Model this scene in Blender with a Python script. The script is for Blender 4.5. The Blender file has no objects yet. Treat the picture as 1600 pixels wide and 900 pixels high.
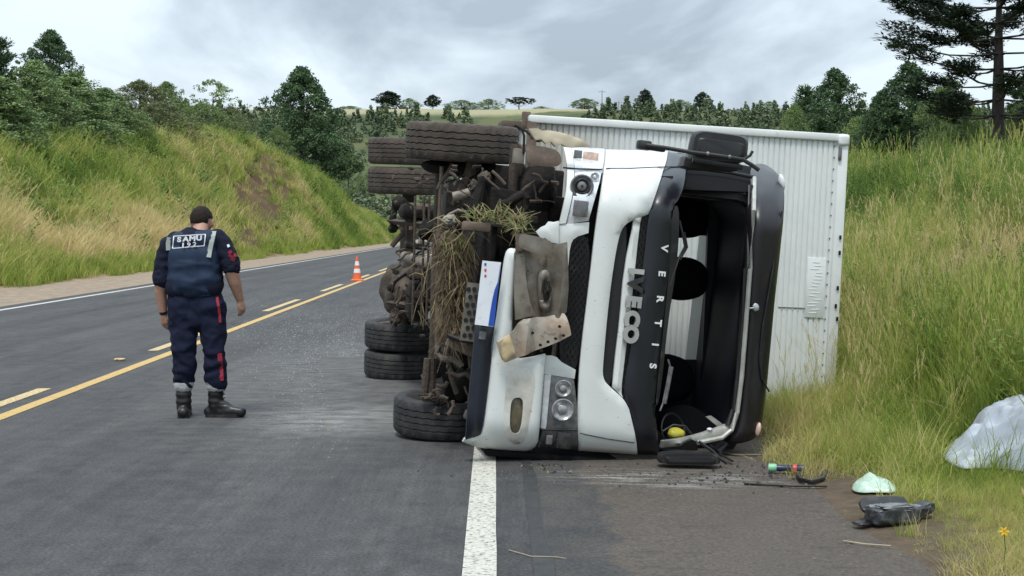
import bpy, bmesh, math, random
import numpy as np
from mathutils import Vector, Matrix, Euler, noise
from mathutils.geometry import delaunay_2d_cdt
R = math.radians
SC = bpy.context.scene
COL = SC.collection
random.seed(7)
RNG = np.random.default_rng(11)

# ------------------------------------------------------------------ camera
F = 2200.0
CAMZ = 1.5
PITCH = math.atan(90.0 / F)
cam_d = bpy.data.cameras.new('camera')
cam = bpy.data.objects.new('camera', cam_d); COL.objects.link(cam)
cam.location = (0, 0, CAMZ)
cam.rotation_euler = (math.pi / 2 - PITCH, 0, 0)
cam_d.sensor_width = 36.0
cam_d.lens = F / 1600.0 * 36.0
cam_d.clip_start = 0.1
cam_d.clip_end = 6000
SC.camera = cam

# ------------------------------------------------------------------ light
SUN_EL, SUN_AZ = R(64), R(195)        # azimuth measured clockwise from +Y
world = bpy.data.worlds.new('World'); SC.world = world
world.use_nodes = True
nt = world.node_tree; N = nt.nodes; L = nt.links
N.clear()
wout = N.new('ShaderNodeOutputWorld'); bg = N.new('ShaderNodeBackground')
bg.inputs['Strength'].default_value = 0.1
sky = N.new('ShaderNodeTexSky'); sky.sky_type = 'NISHITA'; sky.sun_disc = False
sky.sun_elevation = SUN_EL; sky.sun_rotation = SUN_AZ
tc = N.new('ShaderNodeTexCoord')
sep = N.new('ShaderNodeSeparateXYZ'); L.new(tc.outputs['Generated'], sep.inputs[0])
def wmath(op, a, b=None, clamp=False):
    m = N.new('ShaderNodeMath'); m.operation = op; m.use_clamp = clamp
    for i, v in enumerate((a, b)):
        if v is None: continue
        if isinstance(v, (int, float)): m.inputs[i].default_value = v
        else: L.new(v, m.inputs[i])
    return m.outputs[0]
zc = wmath('MAXIMUM', sep.outputs['Z'], 0.0)
den = wmath('ADD', zc, 0.45)
comb = N.new('ShaderNodeCombineXYZ')
L.new(wmath('DIVIDE', sep.outputs['X'], den), comb.inputs[0])
L.new(wmath('DIVIDE', sep.outputs['Y'], den), comb.inputs[1])
comb.inputs[2].default_value = 3.7
n1 = N.new('ShaderNodeTexNoise'); n1.inputs['Scale'].default_value = 2.7
n1.inputs['Detail'].default_value = 7; n1.inputs['Roughness'].default_value = 0.52
n1.inputs['Distortion'].default_value = 0.5
L.new(comb.outputs[0], n1.inputs['Vector'])
cr = N.new('ShaderNodeValToRGB'); L.new(n1.outputs['Fac'], cr.inputs[0])
cr.color_ramp.elements[0].position = 0.40; cr.color_ramp.elements[0].color = (0.44, 0.515, 0.60, 1)
cr.color_ramp.elements[1].position = 0.60; cr.color_ramp.elements[1].color = (0.86, 0.98, 1.06, 1)
e = cr.color_ramp.elements.new(0.50); e.color = (0.63, 0.735, 0.83, 1)
# overcast skies are brighter overhead than at the horizon
gr = wmath('ADD', wmath('MULTIPLY', zc, 8.5), 5.3)
vm = N.new('ShaderNodeVectorMath'); vm.operation = 'SCALE'
L.new(cr.outputs[0], vm.inputs[0]); L.new(gr, vm.inputs['Scale'])
mx = N.new('ShaderNodeMix'); mx.data_type = 'RGBA'; mx.inputs[0].default_value = 0.94
L.new(sky.outputs[0], mx.inputs[6]); L.new(vm.outputs[0], mx.inputs[7])
L.new(mx.outputs[2], bg.inputs['Color']); L.new(bg.outputs[0], wout.inputs[0])
sun_d = bpy.data.lights.new('sun', 'SUN'); sun_d.energy = 1.5; sun_d.angle = R(12); sun_d.color = (1.0, 0.96, 0.9)
sun = bpy.data.objects.new('sun', sun_d); COL.objects.link(sun)
sdir = Vector((math.sin(SUN_AZ) * math.cos(SUN_EL), math.cos(SUN_AZ) * math.cos(SUN_EL), math.sin(SUN_EL)))
sun.rotation_euler = sdir.to_track_quat('Z', 'Y').to_euler()
SC.view_settings.view_transform = 'Standard'; SC.view_settings.look = 'None'
SC.view_settings.gamma = 1.0; SC.view_settings.exposure = 0.72
SC.view_settings.use_curve_mapping = False
SC.render.engine = 'CYCLES'
SC.cycles.max_bounces = 6; SC.cycles.transparent_max_bounces = 6
SC.cycles.use_denoising = True

# ------------------------------------------------------------------ pixel <-> place
CP, SP = math.cos(PITCH), math.sin(PITCH)
CAM0 = Vector((0, 0, CAMZ))
def ray(px, py):
    a, b = (px - 800.0) / F, (450.0 - py) / F
    return Vector((a, CP + b * SP, -SP + b * CP))
def at(px, py, Y):
    d = ray(px, py); return CAM0 + d * (Y / d.y)
def gnd(px, py, z=0.0):
    d = ray(px, py); return CAM0 + d * ((z - CAMZ) / d.z)

# ------------------------------------------------------------------ helpers
def tag(o, label=None, cat=None, group=None, kind=None):
    if label: o['label'] = label
    if cat: o['category'] = cat
    if group: o['group'] = group
    if kind: o['kind'] = kind
    return o
def empty(name, loc=(0, 0, 0)):
    o = bpy.data.objects.new(name, None); COL.objects.link(o); o.location = loc
    o.empty_display_size = 0.3
    return o
def link(name, me, mat, parent=None, smooth=True, angle=35):
    if mat is not None and not me.materials: me.materials.append(mat)
    if smooth:
        me.polygons.foreach_set('use_smooth', np.ones(len(me.polygons), dtype=bool))
        if angle: me.set_sharp_from_angle(angle=R(angle))
    o = bpy.data.objects.new(name, me); COL.objects.link(o)
    if parent: o.parent = parent
    return o
def fastmesh(name, V, faces):
    """V (n,3); faces (m,k) constant k"""
    V = np.asarray(V, dtype=np.float32); faces = np.asarray(faces, dtype=np.int32)
    me = bpy.data.meshes.new(name)
    me.vertices.add(len(V)); me.vertices.foreach_set('co', V.ravel())
    m, k = faces.shape
    me.loops.add(m * k); me.loops.foreach_set('vertex_index', faces.ravel())
    me.polygons.add(m); me.polygons.foreach_set('loop_start', np.arange(0, m * k, k, dtype=np.int32))
    me.update(calc_edges=True)
    return me

class MB:
    """collects shapes that make up ONE part"""
    def __init__(s): s.v = []; s.f = []
    def add(s, vs, fs, M=None):
        b = len(s.v)
        s.v += [tuple(M @ Vector(p)) for p in vs] if M is not None else [tuple(p) for p in vs]
        s.f += [tuple(i + b for i in f) for f in fs]
        return s
    def box(s, c, d, M=None, rot=None, bev=0.0):
        bm = bmesh.new(); bmesh.ops.create_cube(bm, size=1.0)
        for v in bm.verts: v.co = Vector((v.co.x * d[0], v.co.y * d[1], v.co.z * d[2]))
        if bev > 0: bmesh.ops.bevel(bm, geom=bm.edges[:], offset=bev, segments=2, profile=0.5, affect='EDGES')
        m = Matrix.Translation(c)
        if rot is not None: m = m @ Euler(rot).to_matrix().to_4x4()
        if M is not None: m = M @ m
        bm.verts.index_update()
        s.add([v.co for v in bm.verts], [[v.index for v in f.verts] for f in bm.faces], m); bm.free()
        return s
    def tube(s, pts, r, n=8, M=None, flat=1.0, cap=True):
        pts = [Vector(p) for p in pts]
        rs = r if isinstance(r, (list, tuple)) else [r] * len(pts)
        vs, fs = [], []
        up = Vector((0.13, 0.21, 0.97))
        for i, p in enumerate(pts):
            t = (pts[min(i + 1, len(pts) - 1)] - pts[max(i - 1, 0)])
            if t.length < 1e-9: t = Vector((0, 0, 1))
            t.normalize()
            a = t.cross(up)
            if a.length < 0.1: a = t.cross(Vector((1, 0, 0)))
            a.normalize(); b = t.cross(a)
            for k in range(n):
                th = 2 * math.pi * k / n
                vs.append(p + (a * math.cos(th) + b * math.sin(th) * flat) * rs[i])
        for i in range(len(pts) - 1):
            for k in range(n):
                k2 = (k + 1) % n
                fs.append((i * n + k, i * n + k2, (i + 1) * n + k2, (i + 1) * n + k))
        if cap:
            fs.append(tuple(range(n - 1, -1, -1))); fs.append(tuple((len(pts) - 1) * n + k for k in range(n)))
        return s.add(vs, fs, M)
    def lathe(s, prof, n=32, M=None, closed=False):
        vs, fs = [], []
        for r, z in prof:
            for k in range(n):
                th = 2 * math.pi * k / n
                vs.append((r * math.cos(th), r * math.sin(th), z))
        m = len(prof)
        for i in range(m if closed else m - 1):
            j = (i + 1) % m
            for k in range(n):
                k2 = (k + 1) % n
                fs.append((i * n + k, i * n + k2, j * n + k2, j * n + k))
        return s.add(vs, fs, M)
    def lump(s, c, rad, amp=0.25, fr=3.0, seed=0, sub=3, M=None, rot=None, sq=1.0):
        bm = bmesh.new(); bmesh.ops.create_icosphere(bm, subdivisions=sub, radius=1.0)
        for v in bm.verts:
            k = 1 + amp * noise.noise(v.co * fr * 0.5 + Vector((seed * 7.3, seed * 3.1, 0))) * 2 + amp * 0.5 * noise.noise(v.co * fr * 1.4 + Vector((seed * 7.3, 0, 5)))
            if sq != 1: v.co = Vector([math.copysign(abs(t) ** sq, t) for t in v.co])
            v.co = Vector((v.co.x * rad[0], v.co.y * rad[1], v.co.z * rad[2])) * k
        m = Matrix.Translation(c)
        if rot is not None: m = m @ Euler(rot).to_matrix().to_4x4()
        if M is not None: m = M @ m
        bm.verts.index_update()
        s.add([v.co for v in bm.verts], [[v.index for v in f.verts] for f in bm.faces], m); bm.free()
        return s
    def mesh(s, name, fix=True):
        me = bpy.data.meshes.new(name); me.from_pydata(s.v, [], s.f); me.update()
        if fix:
            bm = bmesh.new(); bm.from_mesh(me); bmesh.ops.recalc_face_normals(bm, faces=bm.faces[:]); bm.to_mesh(me); bm.free()
        return me
    def build(s, name, mat, parent=None, smooth=True, angle=35):
        return link(name, s.mesh(name), mat, parent, smooth, angle)

def chaikin(P, it=2, closed=True):
    for _ in range(it):
        Q = []
        n = len(P)
        for i in range(n):
            a, b = P[i], P[(i + 1) % n]
            if not closed and i == n - 1: break
            fa = len(a) > 2 and a[2] == 0; fb = len(b) > 2 and b[2] == 0
            if fa: Q.append(a)
            else: Q.append((a[0] * .75 + b[0] * .25, a[1] * .75 + b[1] * .25))
            if not fb: Q.append((a[0] * .25 + b[0] * .75, a[1] * .25 + b[1] * .75))
        P = Q
    return P
def pip(x, y, P):
    """points in polygon, numpy"""
    c = np.zeros(x.shape, bool); n = len(P)
    for i in range(n):
        x1, y1 = P[i]; x2, y2 = P[(i + 1) % n]
        if y1 == y2: continue
        cond = ((y1 > y) != (y2 > y)) & (x < (x2 - x1) * (y - y1) / (y2 - y1) + x1)
        c ^= cond
    return c
def bdist(x, y, loops):
    d = np.full(x.shape, 1e9)
    for P in loops:
        P = np.asarray(P); Q = np.roll(P, -1, 0)
        for (ax, ay), (bx, by) in zip(P, Q):
            dx, dy = bx - ax, by - ay; l2 = dx * dx + dy * dy + 1e-12
            t = np.clip(((x - ax) * dx + (y - ay) * dy) / l2, 0, 1)
            d = np.minimum(d, np.hypot(x - ax - t * dx, y - ay - t * dy))
    return d
def resample(P, sp):
    Q = []
    for i in range(len(P)):
        a, b = P[i], P[(i + 1) % len(P)]
        l = math.hypot(b[0] - a[0], b[1] - a[1]); k = max(1, int(l / sp))
        for j in range(k): Q.append((a[0] + (b[0] - a[0]) * j / k, a[1] + (b[1] - a[1]) * j / k))
    return Q

# ------------------------------------------------------------------ materials
class NB:
    def __init__(s, name):
        s.m = bpy.data.materials.new(name); s.m.use_nodes = True
        s.t = s.m.node_tree; s.n = s.t.nodes; s.l = s.t.links
        s.p = s.n['Principled BSDF']
    def node(s, t, **kw):
        x = s.n.new(t)
        for k, v in kw.items(): setattr(x, k, v)
        return x
    def setin(s, x, i, v):
        if v is None: return
        if hasattr(v, 'is_linked') or isinstance(v, bpy.types.NodeSocket): s.l.new(v, x.inputs[i])
        else: x.inputs[i].default_value = v
    def coord(s, kind='Object'): return s.node('ShaderNodeTexCoord').outputs[kind]
    def noise(s, scale, detail=4, rough=0.55, vec=None, stretch=None, dist=0):
        x = s.node('ShaderNodeTexNoise'); x.inputs['Scale'].default_value = scale
        x.inputs['Detail'].default_value = detail; x.inputs['Roughness'].default_value = rough
        x.inputs['Distortion'].default_value = dist
        v = vec if vec is not None else s.coord()
        if stretch:
            mp = s.node('ShaderNodeMapping'); s.l.new(v, mp.inputs[0]); mp.inputs['Scale'].default_value = stretch; v = mp.outputs[0]
        s.l.new(v, x.inputs['Vector']); return x.outputs['Fac']
    def ramp(s, f, a, b, c0=(0, 0, 0, 1), c1=(1, 1, 1, 1)):
        x = s.node('ShaderNodeValToRGB'); s.l.new(f, x.inputs[0])
        x.color_ramp.elements[0].position = a; x.color_ramp.elements[1].position = b
        x.color_ramp.elements[0].color = c0; x.color_ramp.elements[1].color = c1
        return x.outputs[0]
    def mix(s, f, a, b, mode='MIX'):
        x = s.node('ShaderNodeMix', data_type='RGBA', blend_type=mode)
        s.setin(x, 0, f); s.setin(x, 6, a); s.setin(x, 7, b); return x.outputs[2]
    def math(s, op, a, b=None, clamp=False):
        x = s.node('ShaderNodeMath', operation=op, use_clamp=clamp); s.setin(x, 0, a); s.setin(x, 1, b); return x.outputs[0]
    def bump(s, h, strength=0.3, dist=0.01):
        x = s.node('ShaderNodeBump'); x.inputs['Strength'].default_value = strength; x.inputs['Distance'].default_value = dist
        s.l.new(h, x.inputs['Height']); s.l.new(x.outputs[0], s.p.inputs['Normal'])
def c4(c): return (c[0], c[1], c[2], 1)
def pbr(name, col, rough=0.5, metal=0.0, var=0.15, vs=6.0, dirt=None, bump=None, coat=0.0, spec=None, rvar=0.1, stretch=None):
    """dirt = (colour, low, high, scale[, stretch]) : blotches where noise passes the ramp"""
    b = NB(name)
    n = b.noise(vs, 5, stretch=stretch)
    lo = tuple(x * (1 - var) for x in col); hi = tuple(min(1, x * (1 + var)) for x in col)
    c = b.mix(b.ramp(n, 0.3, 0.7), c4(lo), c4(hi))
    rr = b.math('ADD', b.math('MULTIPLY', n, rvar * 2), rough - rvar)
    if dirt:
        ds = dirt if isinstance(dirt, list) else [dirt]
        for d in ds:
            f = b.ramp(b.noise(d[3], 8, 0.65, stretch=d[4] if len(d) > 4 else None), d[1], d[2])
            c = b.mix(f, c, c4(d[0]))
            rr = b.math('MAXIMUM', rr, b.math('MULTIPLY', f, 0.8))
    b.l.new(c, b.p.inputs['Base Color']); b.l.new(rr, b.p.inputs['Roughness'])
    b.p.inputs['Metallic'].default_value = metal
    if coat: b.p.inputs['Coat Weight'].default_value = coat; b.p.inputs['Coat Roughness'].default_value = 0.15
    if spec is not None: b.p.inputs['Specular IOR Level'].default_value = spec
    if bump: b.bump(b.noise(bump[1], 5), bump[0], bump[2] if len(bump) > 2 else 0.01)
    return b.m

GRIME = (0.12, 0.095, 0.07)
M = {}
M['white'] = pbr('cab_white_paint', (0.645, 0.665, 0.645), 0.38, var=0.04, vs=3, coat=0.25,
                 dirt=[((0.50, 0.46, 0.40), 0.62, 0.95, 5), ((0.14, 0.12, 0.10), 0.665, 0.70, 40), ((0.20, 0.18, 0.16), 0.66, 0.70, 18, (1, 1, 3)), ((0.56, 0.54, 0.50), 0.62, 0.75, 30, (0.3, 1, 2.5))])
M['white_dirty'] = pbr('dusty_white_paint', (0.62, 0.61, 0.56), 0.55, var=0.08, vs=4,
                       dirt=[((0.36, 0.30, 0.22), 0.45, 0.75, 5), ((0.10, 0.08, 0.06), 0.66, 0.72, 28)])
M['fender'] = pbr('cream_wheel_arch_plastic', (0.56, 0.49, 0.36), 0.6, var=0.1, vs=5, dirt=((0.30, 0.24, 0.16), 0.45, 0.75, 7))
M['black'] = pbr('black_band_paint', (0.008, 0.009, 0.014), 0.35, var=0.15, vs=4, coat=0.15, dirt=((0.10, 0.10, 0.10), 0.66, 0.86, 20))
M['plastic'] = pbr('black_plastic', (0.012, 0.012, 0.013), 0.5, var=0.2, vs=8, dirt=((0.07, 0.065, 0.06), 0.55, 0.85, 9))
M['visor'] = pbr('dark_roof_visor', (0.011, 0.009, 0.012), 0.36, var=0.15, vs=3, dirt=((0.035, 0.031, 0.03), 0.5, 0.9, 7, (1, 1, .4)))
M['mesh_black'] = pbr('grille_mesh', (0.010, 0.010, 0.011), 0.5, var=0.1)
M['rubber'] = pbr('tyre_rubber', (0.022, 0.022, 0.024), 0.75, var=0.25, vs=10, dirt=((0.07, 0.063, 0.055), 0.45, 0.8, 8), bump=(0.35, 70, 0.01))
M['rubber_mud'] = pbr('muddy_tyre_rubber', (0.050, 0.040, 0.033), 0.85, var=0.25, vs=7, dirt=((0.085, 0.066, 0.050), 0.4, 0.7, 6), bump=(0.4, 70, 0.01))
M['rim'] = pbr('dusty_steel_rim', (0.22, 0.21, 0.20), 0.6, 0.3, var=0.2, dirt=((0.14, 0.11, 0.08), 0.4, 0.7, 9))
M['grime'] = pbr('greasy_underbody', (0.055, 0.041, 0.031), 0.8, var=0.4, vs=9, dirt=((0.10, 0.075, 0.052), 0.45, 0.75, 7), bump=(0.5, 40, 0.02))
M['dark'] = pbr('black_greasy_metal', (0.010, 0.0085, 0.0075), 0.78, var=0.4, vs=9, spec=0.25, dirt=((0.036, 0.027, 0.020), 0.5, 0.75, 9), bump=(0.4, 30, 0.02))
M['steel'] = pbr('dusty_steel_tube', (0.24, 0.215, 0.18), 0.6, 0.2, var=0.15, vs=9, dirt=((0.12, 0.09, 0.065), 0.45, 0.7, 12))
M['brown'] = pbr('rust_brown_beam', (0.105, 0.075, 0.055), 0.75, var=0.3, vs=8, dirt=((0.20, 0.15, 0.10), 0.5, 0.75, 8), bump=(0.3, 40, 0.01))
M['bracket'] = pbr('muddy_steel_bracket', (0.20, 0.18, 0.15), 0.5, 0.35, var=0.25, vs=5, dirt=[((0.11, 0.085, 0.06), 0.42, 0.65, 7), ((0.32, 0.245, 0.165), 0.6, 0.75, 11), ((0.04, 0.033, 0.028), 0.62, 0.70, 22)], bump=(0.2, 20, 0.01))
M['rust'] = pbr('rusty_plate', (0.36, 0.32, 0.27), 0.6, 0.15, var=0.2, vs=5, dirt=[((0.25, 0.165, 0.10), 0.46, 0.68, 6), ((0.14, 0.10, 0.07), 0.55, 0.70, 13), ((0.06, 0.05, 0.04), 0.64, 0.70, 30)], bump=(0.2, 25, 0.01))
M['wax'] = pbr('yellowed_plate_end', (0.48, 0.38, 0.22), 0.5, var=0.2, vs=12, dirt=((0.28, 0.19, 0.1), 0.5, 0.75, 18))
M['plate'] = pbr('licence_plate_white', (0.70, 0.73, 0.78), 0.35, var=0.05, dirt=((0.45, 0.47, 0.5), 0.55, 0.85, 14))
M['plate_blue'] = pbr('licence_plate_blue', (0.02, 0.07, 0.36), 0.35, var=0.1)
M['red'] = pbr('red_print', (0.55, 0.04, 0.05), 0.5)
M['navy'] = pbr('navy_black_plastic', (0.008, 0.011, 0.020), 0.45, var=0.2, dirt=((0.09, 0.09, 0.09), 0.66, 0.8, 24))
M['chrome'] = pbr('badge_silver', (0.50, 0.50, 0.49), 0.38, 0.6, var=0.12)
M['badge_reflect'] = pbr('badge_dark_reflection', (0.05, 0.05, 0.052), 0.35, 0.4, var=0.3)  # same silver badge, its dark reflection painted into the colour
M['letter'] = pbr('letter_white', (0.66, 0.67, 0.68), 0.4, var=0.05)
M['lamp'] = pbr('lamp_housing', (0.17, 0.17, 0.175), 0.3, 0.4, var=0.35, vs=25)
M['lamp_dark'] = pbr('lamp_dark_reflector', (0.055, 0.055, 0.055), 0.3, 0.5, var=0.5, vs=30)
M['lamp_bright'] = pbr('lamp_bright_reflector', (0.66, 0.68, 0.70), 0.25, 0.3, var=0.12, vs=25)
M['lamp_grey'] = pbr('lamp_grey_reflector', (0.32, 0.32, 0.325), 0.3, 0.5, var=0.4, vs=30)
M['amber'] = pbr('amber_lens', (0.62, 0.44, 0.37), 0.25, var=0.3, vs=25)
M['fog'] = pbr('murky_fog_lamp', (0.115, 0.095, 0.06), 0.3, 0.1, var=0.3, vs=8, dirt=((0.24, 0.20, 0.14), 0.45, 0.8, 14))
M['silver'] = pbr('silver_trim', (0.42, 0.42, 0.39), 0.4, 0.25, var=0.15, vs=10, dirt=((0.30, 0.27, 0.22), 0.5, 0.8, 12))
M['interior'] = pbr('dark_cab_trim', (0.012, 0.013, 0.017), 0.65, var=0.2)
M['liner'] = pbr('dark_blue_headliner', (0.028, 0.034, 0.048), 0.6, var=0.15)
M['seat'] = pbr('black_seat_cloth', (0.008, 0.008, 0.009), 0.9, var=0.2, spec=0.1)
M['yellow'] = pbr('yellow_plastic', (0.5, 0.45, 0.05), 0.4)

# cargo box: white corrugated sheet, mud splash low on the floor side (local x is truck height)
b = NB('box_white_sheet')
g = b.noise(2.5, 6, 0.6); co = b.coord()
sx = b.node('ShaderNodeSeparateXYZ'); b.l.new(co, sx.inputs[0])
c = b.mix(b.ramp(g, 0.3, 0.75), (0.63, 0.655, 0.645, 1), (0.73, 0.75, 0.735, 1))
drop = b.math('SUBTRACT', b.math('ADD', 1.25, b.math('MULTIPLY', g, 0.9)), sx.outputs['X'])
c = b.mix(b.math('MULTIPLY', drop, 0.9, True), c, (0.34, 0.30, 0.235, 1))
c = b.mix(b.ramp(b.noise(30, 6, 0.7), 0.66, 0.74), c, (0.40, 0.36, 0.30, 1))
b.l.new(c, b.p.inputs['Base Color']); b.p.inputs['Roughness'].default_value = 0.42; b.p.inputs['Metallic'].default_value = 0.0
M['box'] = b.m
M['box_rail'] = pbr('box_white_rail', (0.66, 0.675, 0.66), 0.4, var=0.06, vs=4, dirt=[((0.42, 0.37, 0.30), 0.58, 0.8, 7), ((0.12, 0.09, 0.07), 0.70, 0.74, 18)])

# ------------------------------------------------------------------ ground shape
def vnoise(x, y, seed=0):
    xi = np.floor(x).astype(np.int64); yi = np.floor(y).astype(np.int64)
    fx, fy = x - xi, y - yi
    fx = fx * fx * (3 - 2 * fx); fy = fy * fy * (3 - 2 * fy)
    def h(a, b2):
        n = (a * 374761393 + b2 * 668265263 + seed * 982451653) & 0xffffffff
        n = ((n ^ (n >> 13)) * 1274126177) & 0xffffffff
        return ((n ^ (n >> 16)) & 0xffff) / 65535.0
    return (h(xi, yi) * (1 - fx) + h(xi + 1, yi) * fx) * (1 - fy) + (h(xi, yi + 1) * (1 - fx) + h(xi + 1, yi + 1) * fx) * fy
def fbm(x, y, seed=0, o=3):
    r = 0; a = 1; t = 0
    for k in range(o):
        r = r + a * vnoise(x * 2 ** k, y * 2 ** k, seed + k); t += a; a *= 0.5
    return r / t
def sstep(a, b, x):
    t = np.clip((x - a) / (b - a), 0, 1); return t * t * (3 - 2 * t)
DRIFT = 0.012
def sx_(s, Y): return s - DRIFT * Y
S_WHITE, S_YEL, S_DASH, S_LEFT = -0.07, -3.97, -4.27, -9.3
CL_Y = [-20, 20, 40, 56, 75, 90, 107, 122, 160, 225, 300]
CL_Z = [2.1, 3.0, 3.9, 4.3, 5.7, 7.0, 8.4, 8.5, 7.6, 6.6, 3.0]
def H(s, Y):
    s = np.asarray(s, float); Y = np.asarray(Y, float)
    fade = 1 - sstep(230, 330, Y)
    # right verge and bank
    d = s - 1.95 + (fbm(s * 0 + 3.3, Y * 0.8, 5) - 0.5) * 0.25
    low = -0.05 + 0.03 * sstep(-0.25, 0.15, d) + 0.05 * np.clip(d, 0, 1.3)
    r = np.clip(d - 1.0, 0, None)
    crest = 2.25 + 0.028 * (np.clip(Y, -10, 95) - 20)
    slope = 0.50 * r
    hh = crest - np.log1p(np.exp(np.clip((crest - slope) / 0.35, -30, 30))) * 0.35
    hh = np.maximum(hh, 0) * sstep(0, 0.6, r)
    right = low + hh * (1 - sstep(110, 190, Y)) + (fbm(s * 0.8, Y * 0.8, 9) - 0.5) * 0.3 * sstep(0.4, 2, d)
    # left verge and cut bank
    dl = -12.4 - s + (fbm(s * 0 + 1.3, Y * 0.25, 15) - 0.5) * 1.4
    t = np.clip(dl / 8.4, 0, 1)
    prof = 0.45 * t + 0.55 * (t * t * (3 - 2 * t))
    cz = np.interp(Y, CL_Y, CL_Z)
    left = -0.05 + 0.04 * sstep(-2.9, -2.4, dl) + cz * prof * fade + 0.03 * np.clip(dl - 8.4, 0, 60) * fade
    left = left + (fbm(s * 0.35, Y * 0.3, 21) - 0.5) * 1.3 * sstep(0.3, 3, dl) * fade
    z = np.where(s > -4, right, left)
    # valley and the hill across it
    zf = 41.0 * sstep(215, 470, Y) + (fbm(s * 0.02, Y * 0.02, 31) - 0.5) * 5 * sstep(230, 330, Y) - 3.0 * sstep(150, 200, Y) * (1 - sstep(215, 300, Y)) * (np.abs(s + 2) > 9)
    return z + zf
def Hs(s, Y): return float(H(np.array([s]), np.array([Y]))[0])
def Hx(x, Y): return Hs(x + DRIFT * Y, Y)

def axis(parts):
    out = []
    for a, b2, st in parts: out += list(np.arange(a, b2, st))
    return np.array(out)
gx = np.concatenate([-np.geomspace(32, 900, 34)[::-1], axis([(-31.5, 1.4, 0.55), (1.4, 12, 0.2), (12, 32, 0.8)]), np.geomspace(32.5, 900, 34)])
gy = np.concatenate([axis([(-30, 2, 2), (2, 34, 0.35), (34, 70, 0.8), (70, 240, 1.6)]), axis([(240, 520, 6)]), np.geomspace(520, 3000, 18)])
GX, GY = np.meshgrid(gx, gy)
GZ = H(GX, GY)
nx_, ny_ = len(gx), len(gy)
V = np.stack([GX - DRIFT * GY, GY, GZ], -1).reshape(-1, 3)
ii = np.arange(ny_ - 1)[:, None] * nx_ + np.arange(nx_ - 1)[None, :]
Fq = np.stack([ii, ii + 1, ii + nx_ + 1, ii + nx_], -1).reshape(-1, 4)
gme = fastmesh('ground', V, Fq)
def zones(s, Y):
    """ground colour by what grows there"""
    s = np.asarray(s, float); Y = np.asarray(Y, float)
    n1 = fbm(s * 0.5, Y * 0.5, 41); n2 = fbm(s * 0.12, Y * 0.12, 43); n3 = fbm(s * 1.7, Y * 1.7, 47)
    col = np.stack([0.075 + 0.07 * n1, 0.085 + 0.055 * n1, 0.030 + 0.012 * n1], -1)
    def lay(f, c2):
        nonlocal col
        col = col * (1 - f[..., None]) + np.asarray(c2) * f[..., None]
    # dry soil by the roads
    lay(sstep(2.9, 2.2, s + (n1 - 0.5) * 0.8) * sstep(-1, 0, s), np.array([0.11, 0.083, 0.06]))
    dirtL = sstep(-13.4, -12.2, s + (n1 - 0.5) * 1.6) * (s < -4)
    lay(dirtL, np.array([0.30, 0.20, 0.125]))
    lay(dirtL * sstep(0.45, 0.7, n3), np.array([0.38, 0.30, 0.21]))
    lay(scar(s, Y), np.array([0.15, 0.092, 0.052]))
    lay(scar(s, Y) * sstep(0.4, 0.7, n3), np.array([0.085, 0.056, 0.034]))
    wp = sstep(0.1, 0.7, 1 - (((s - 5.4) / 1.3) ** 2 + ((Y - 14.8) / 1.8) ** 2) + (n3 - .5)); lay(wp, np.array([0.15, 0.10, 0.062]))
    lay(sstep(.62, .72, fbm(s * .9, Y * .45, 87)) * (s > 2.5) * (Y < 60), np.array([0.14, 0.105, 0.06]))
    far = sstep(235, 280, Y)
    lay(far, np.array([0.065, 0.085, 0.04]))
    lay(far * sstep(0.45, 0.6, n2), np.array([0.10, 0.11, 0.05]))
    fld = sstep(415, 428, Y + (n2 - 0.5) * 20)
    lay(fld * sstep(0.30, 0.42, fbm(s * 0.012, Y * 0.02, 53)), np.array([0.30, 0.28, 0.17]))
    return col
def scar(s, Y):
    n = fbm(s * 0.8, Y * 0.35, 61)
    e = ((s + 16.8) / 4.4) ** 2 + ((Y - 101 + (s + 16.6) * 7.5) / 13.5) ** 2
    return sstep(1.15, 0.75, e + (n - 0.5) * 1.25)
ca = gme.color_attributes.new('soil', 'FLOAT_COLOR', 'POINT')
cols = zones(GX, GY).reshape(-1, 3)
ca.data.foreach_set('color', np.concatenate([cols, np.ones((len(cols), 1))], 1).astype(np.float32).ravel())
b = NB('ground_soil_and_turf')
va = b.node('ShaderNodeVertexColor'); va.layer_name = 'soil'
nf = b.noise(9, 8, 0.7)
c = b.mix(1.0, va.outputs[0], b.ramp(nf, 0.25, 0.75, (0.6, 0.6, 0.6, 1), (1.35, 1.35, 1.3, 1)), 'MULTIPLY')
b.l.new(c, b.p.inputs['Base Color']); b.p.inputs['Roughness'].default_value = 0.95; b.p.inputs['Specular IOR Level'].default_value = 0.15
b.bump(nf, 0.6, 0.06)
ground = link('ground', gme, b.m, smooth=True, angle=0); tag(ground, kind='structure')

# ------------------------------------------------------------------ road
def ribbon(name, s0, s1, y0, y1, z0, z1, mat, parent=None, step=2.0, wob=0.0, uvs=False):
    ys = np.arange(y0, y1 + 1e-6, step) if (y1 - y0) > step else np.array([y0, y1])
    if ys[-1] < y1 - 1e-6: ys = np.append(ys, y1)
    k = 4
    V = []
    for Y in ys:
        w = wob * (fbm(np.array([0.5]), np.array([Y * 1.7]), 77)[0] - 0.5)
        for j in range(k + 1):
            t = j / k; s = s0 + (s1 - s0) * t + (w if j == k else 0)
            V.append((sx_(s, Y), Y, z0 + (z1 - z0) * t))
    n = len(ys)
    Fc = [(i * (k + 1) + j, i * (k + 1) + j + 1, (i + 1) * (k + 1) + j + 1, (i + 1) * (k + 1) + j) for i in range(n - 1) for j in range(k)]
    return link(name, fastmesh(name, V, Fc), mat, parent, smooth=False)

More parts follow.
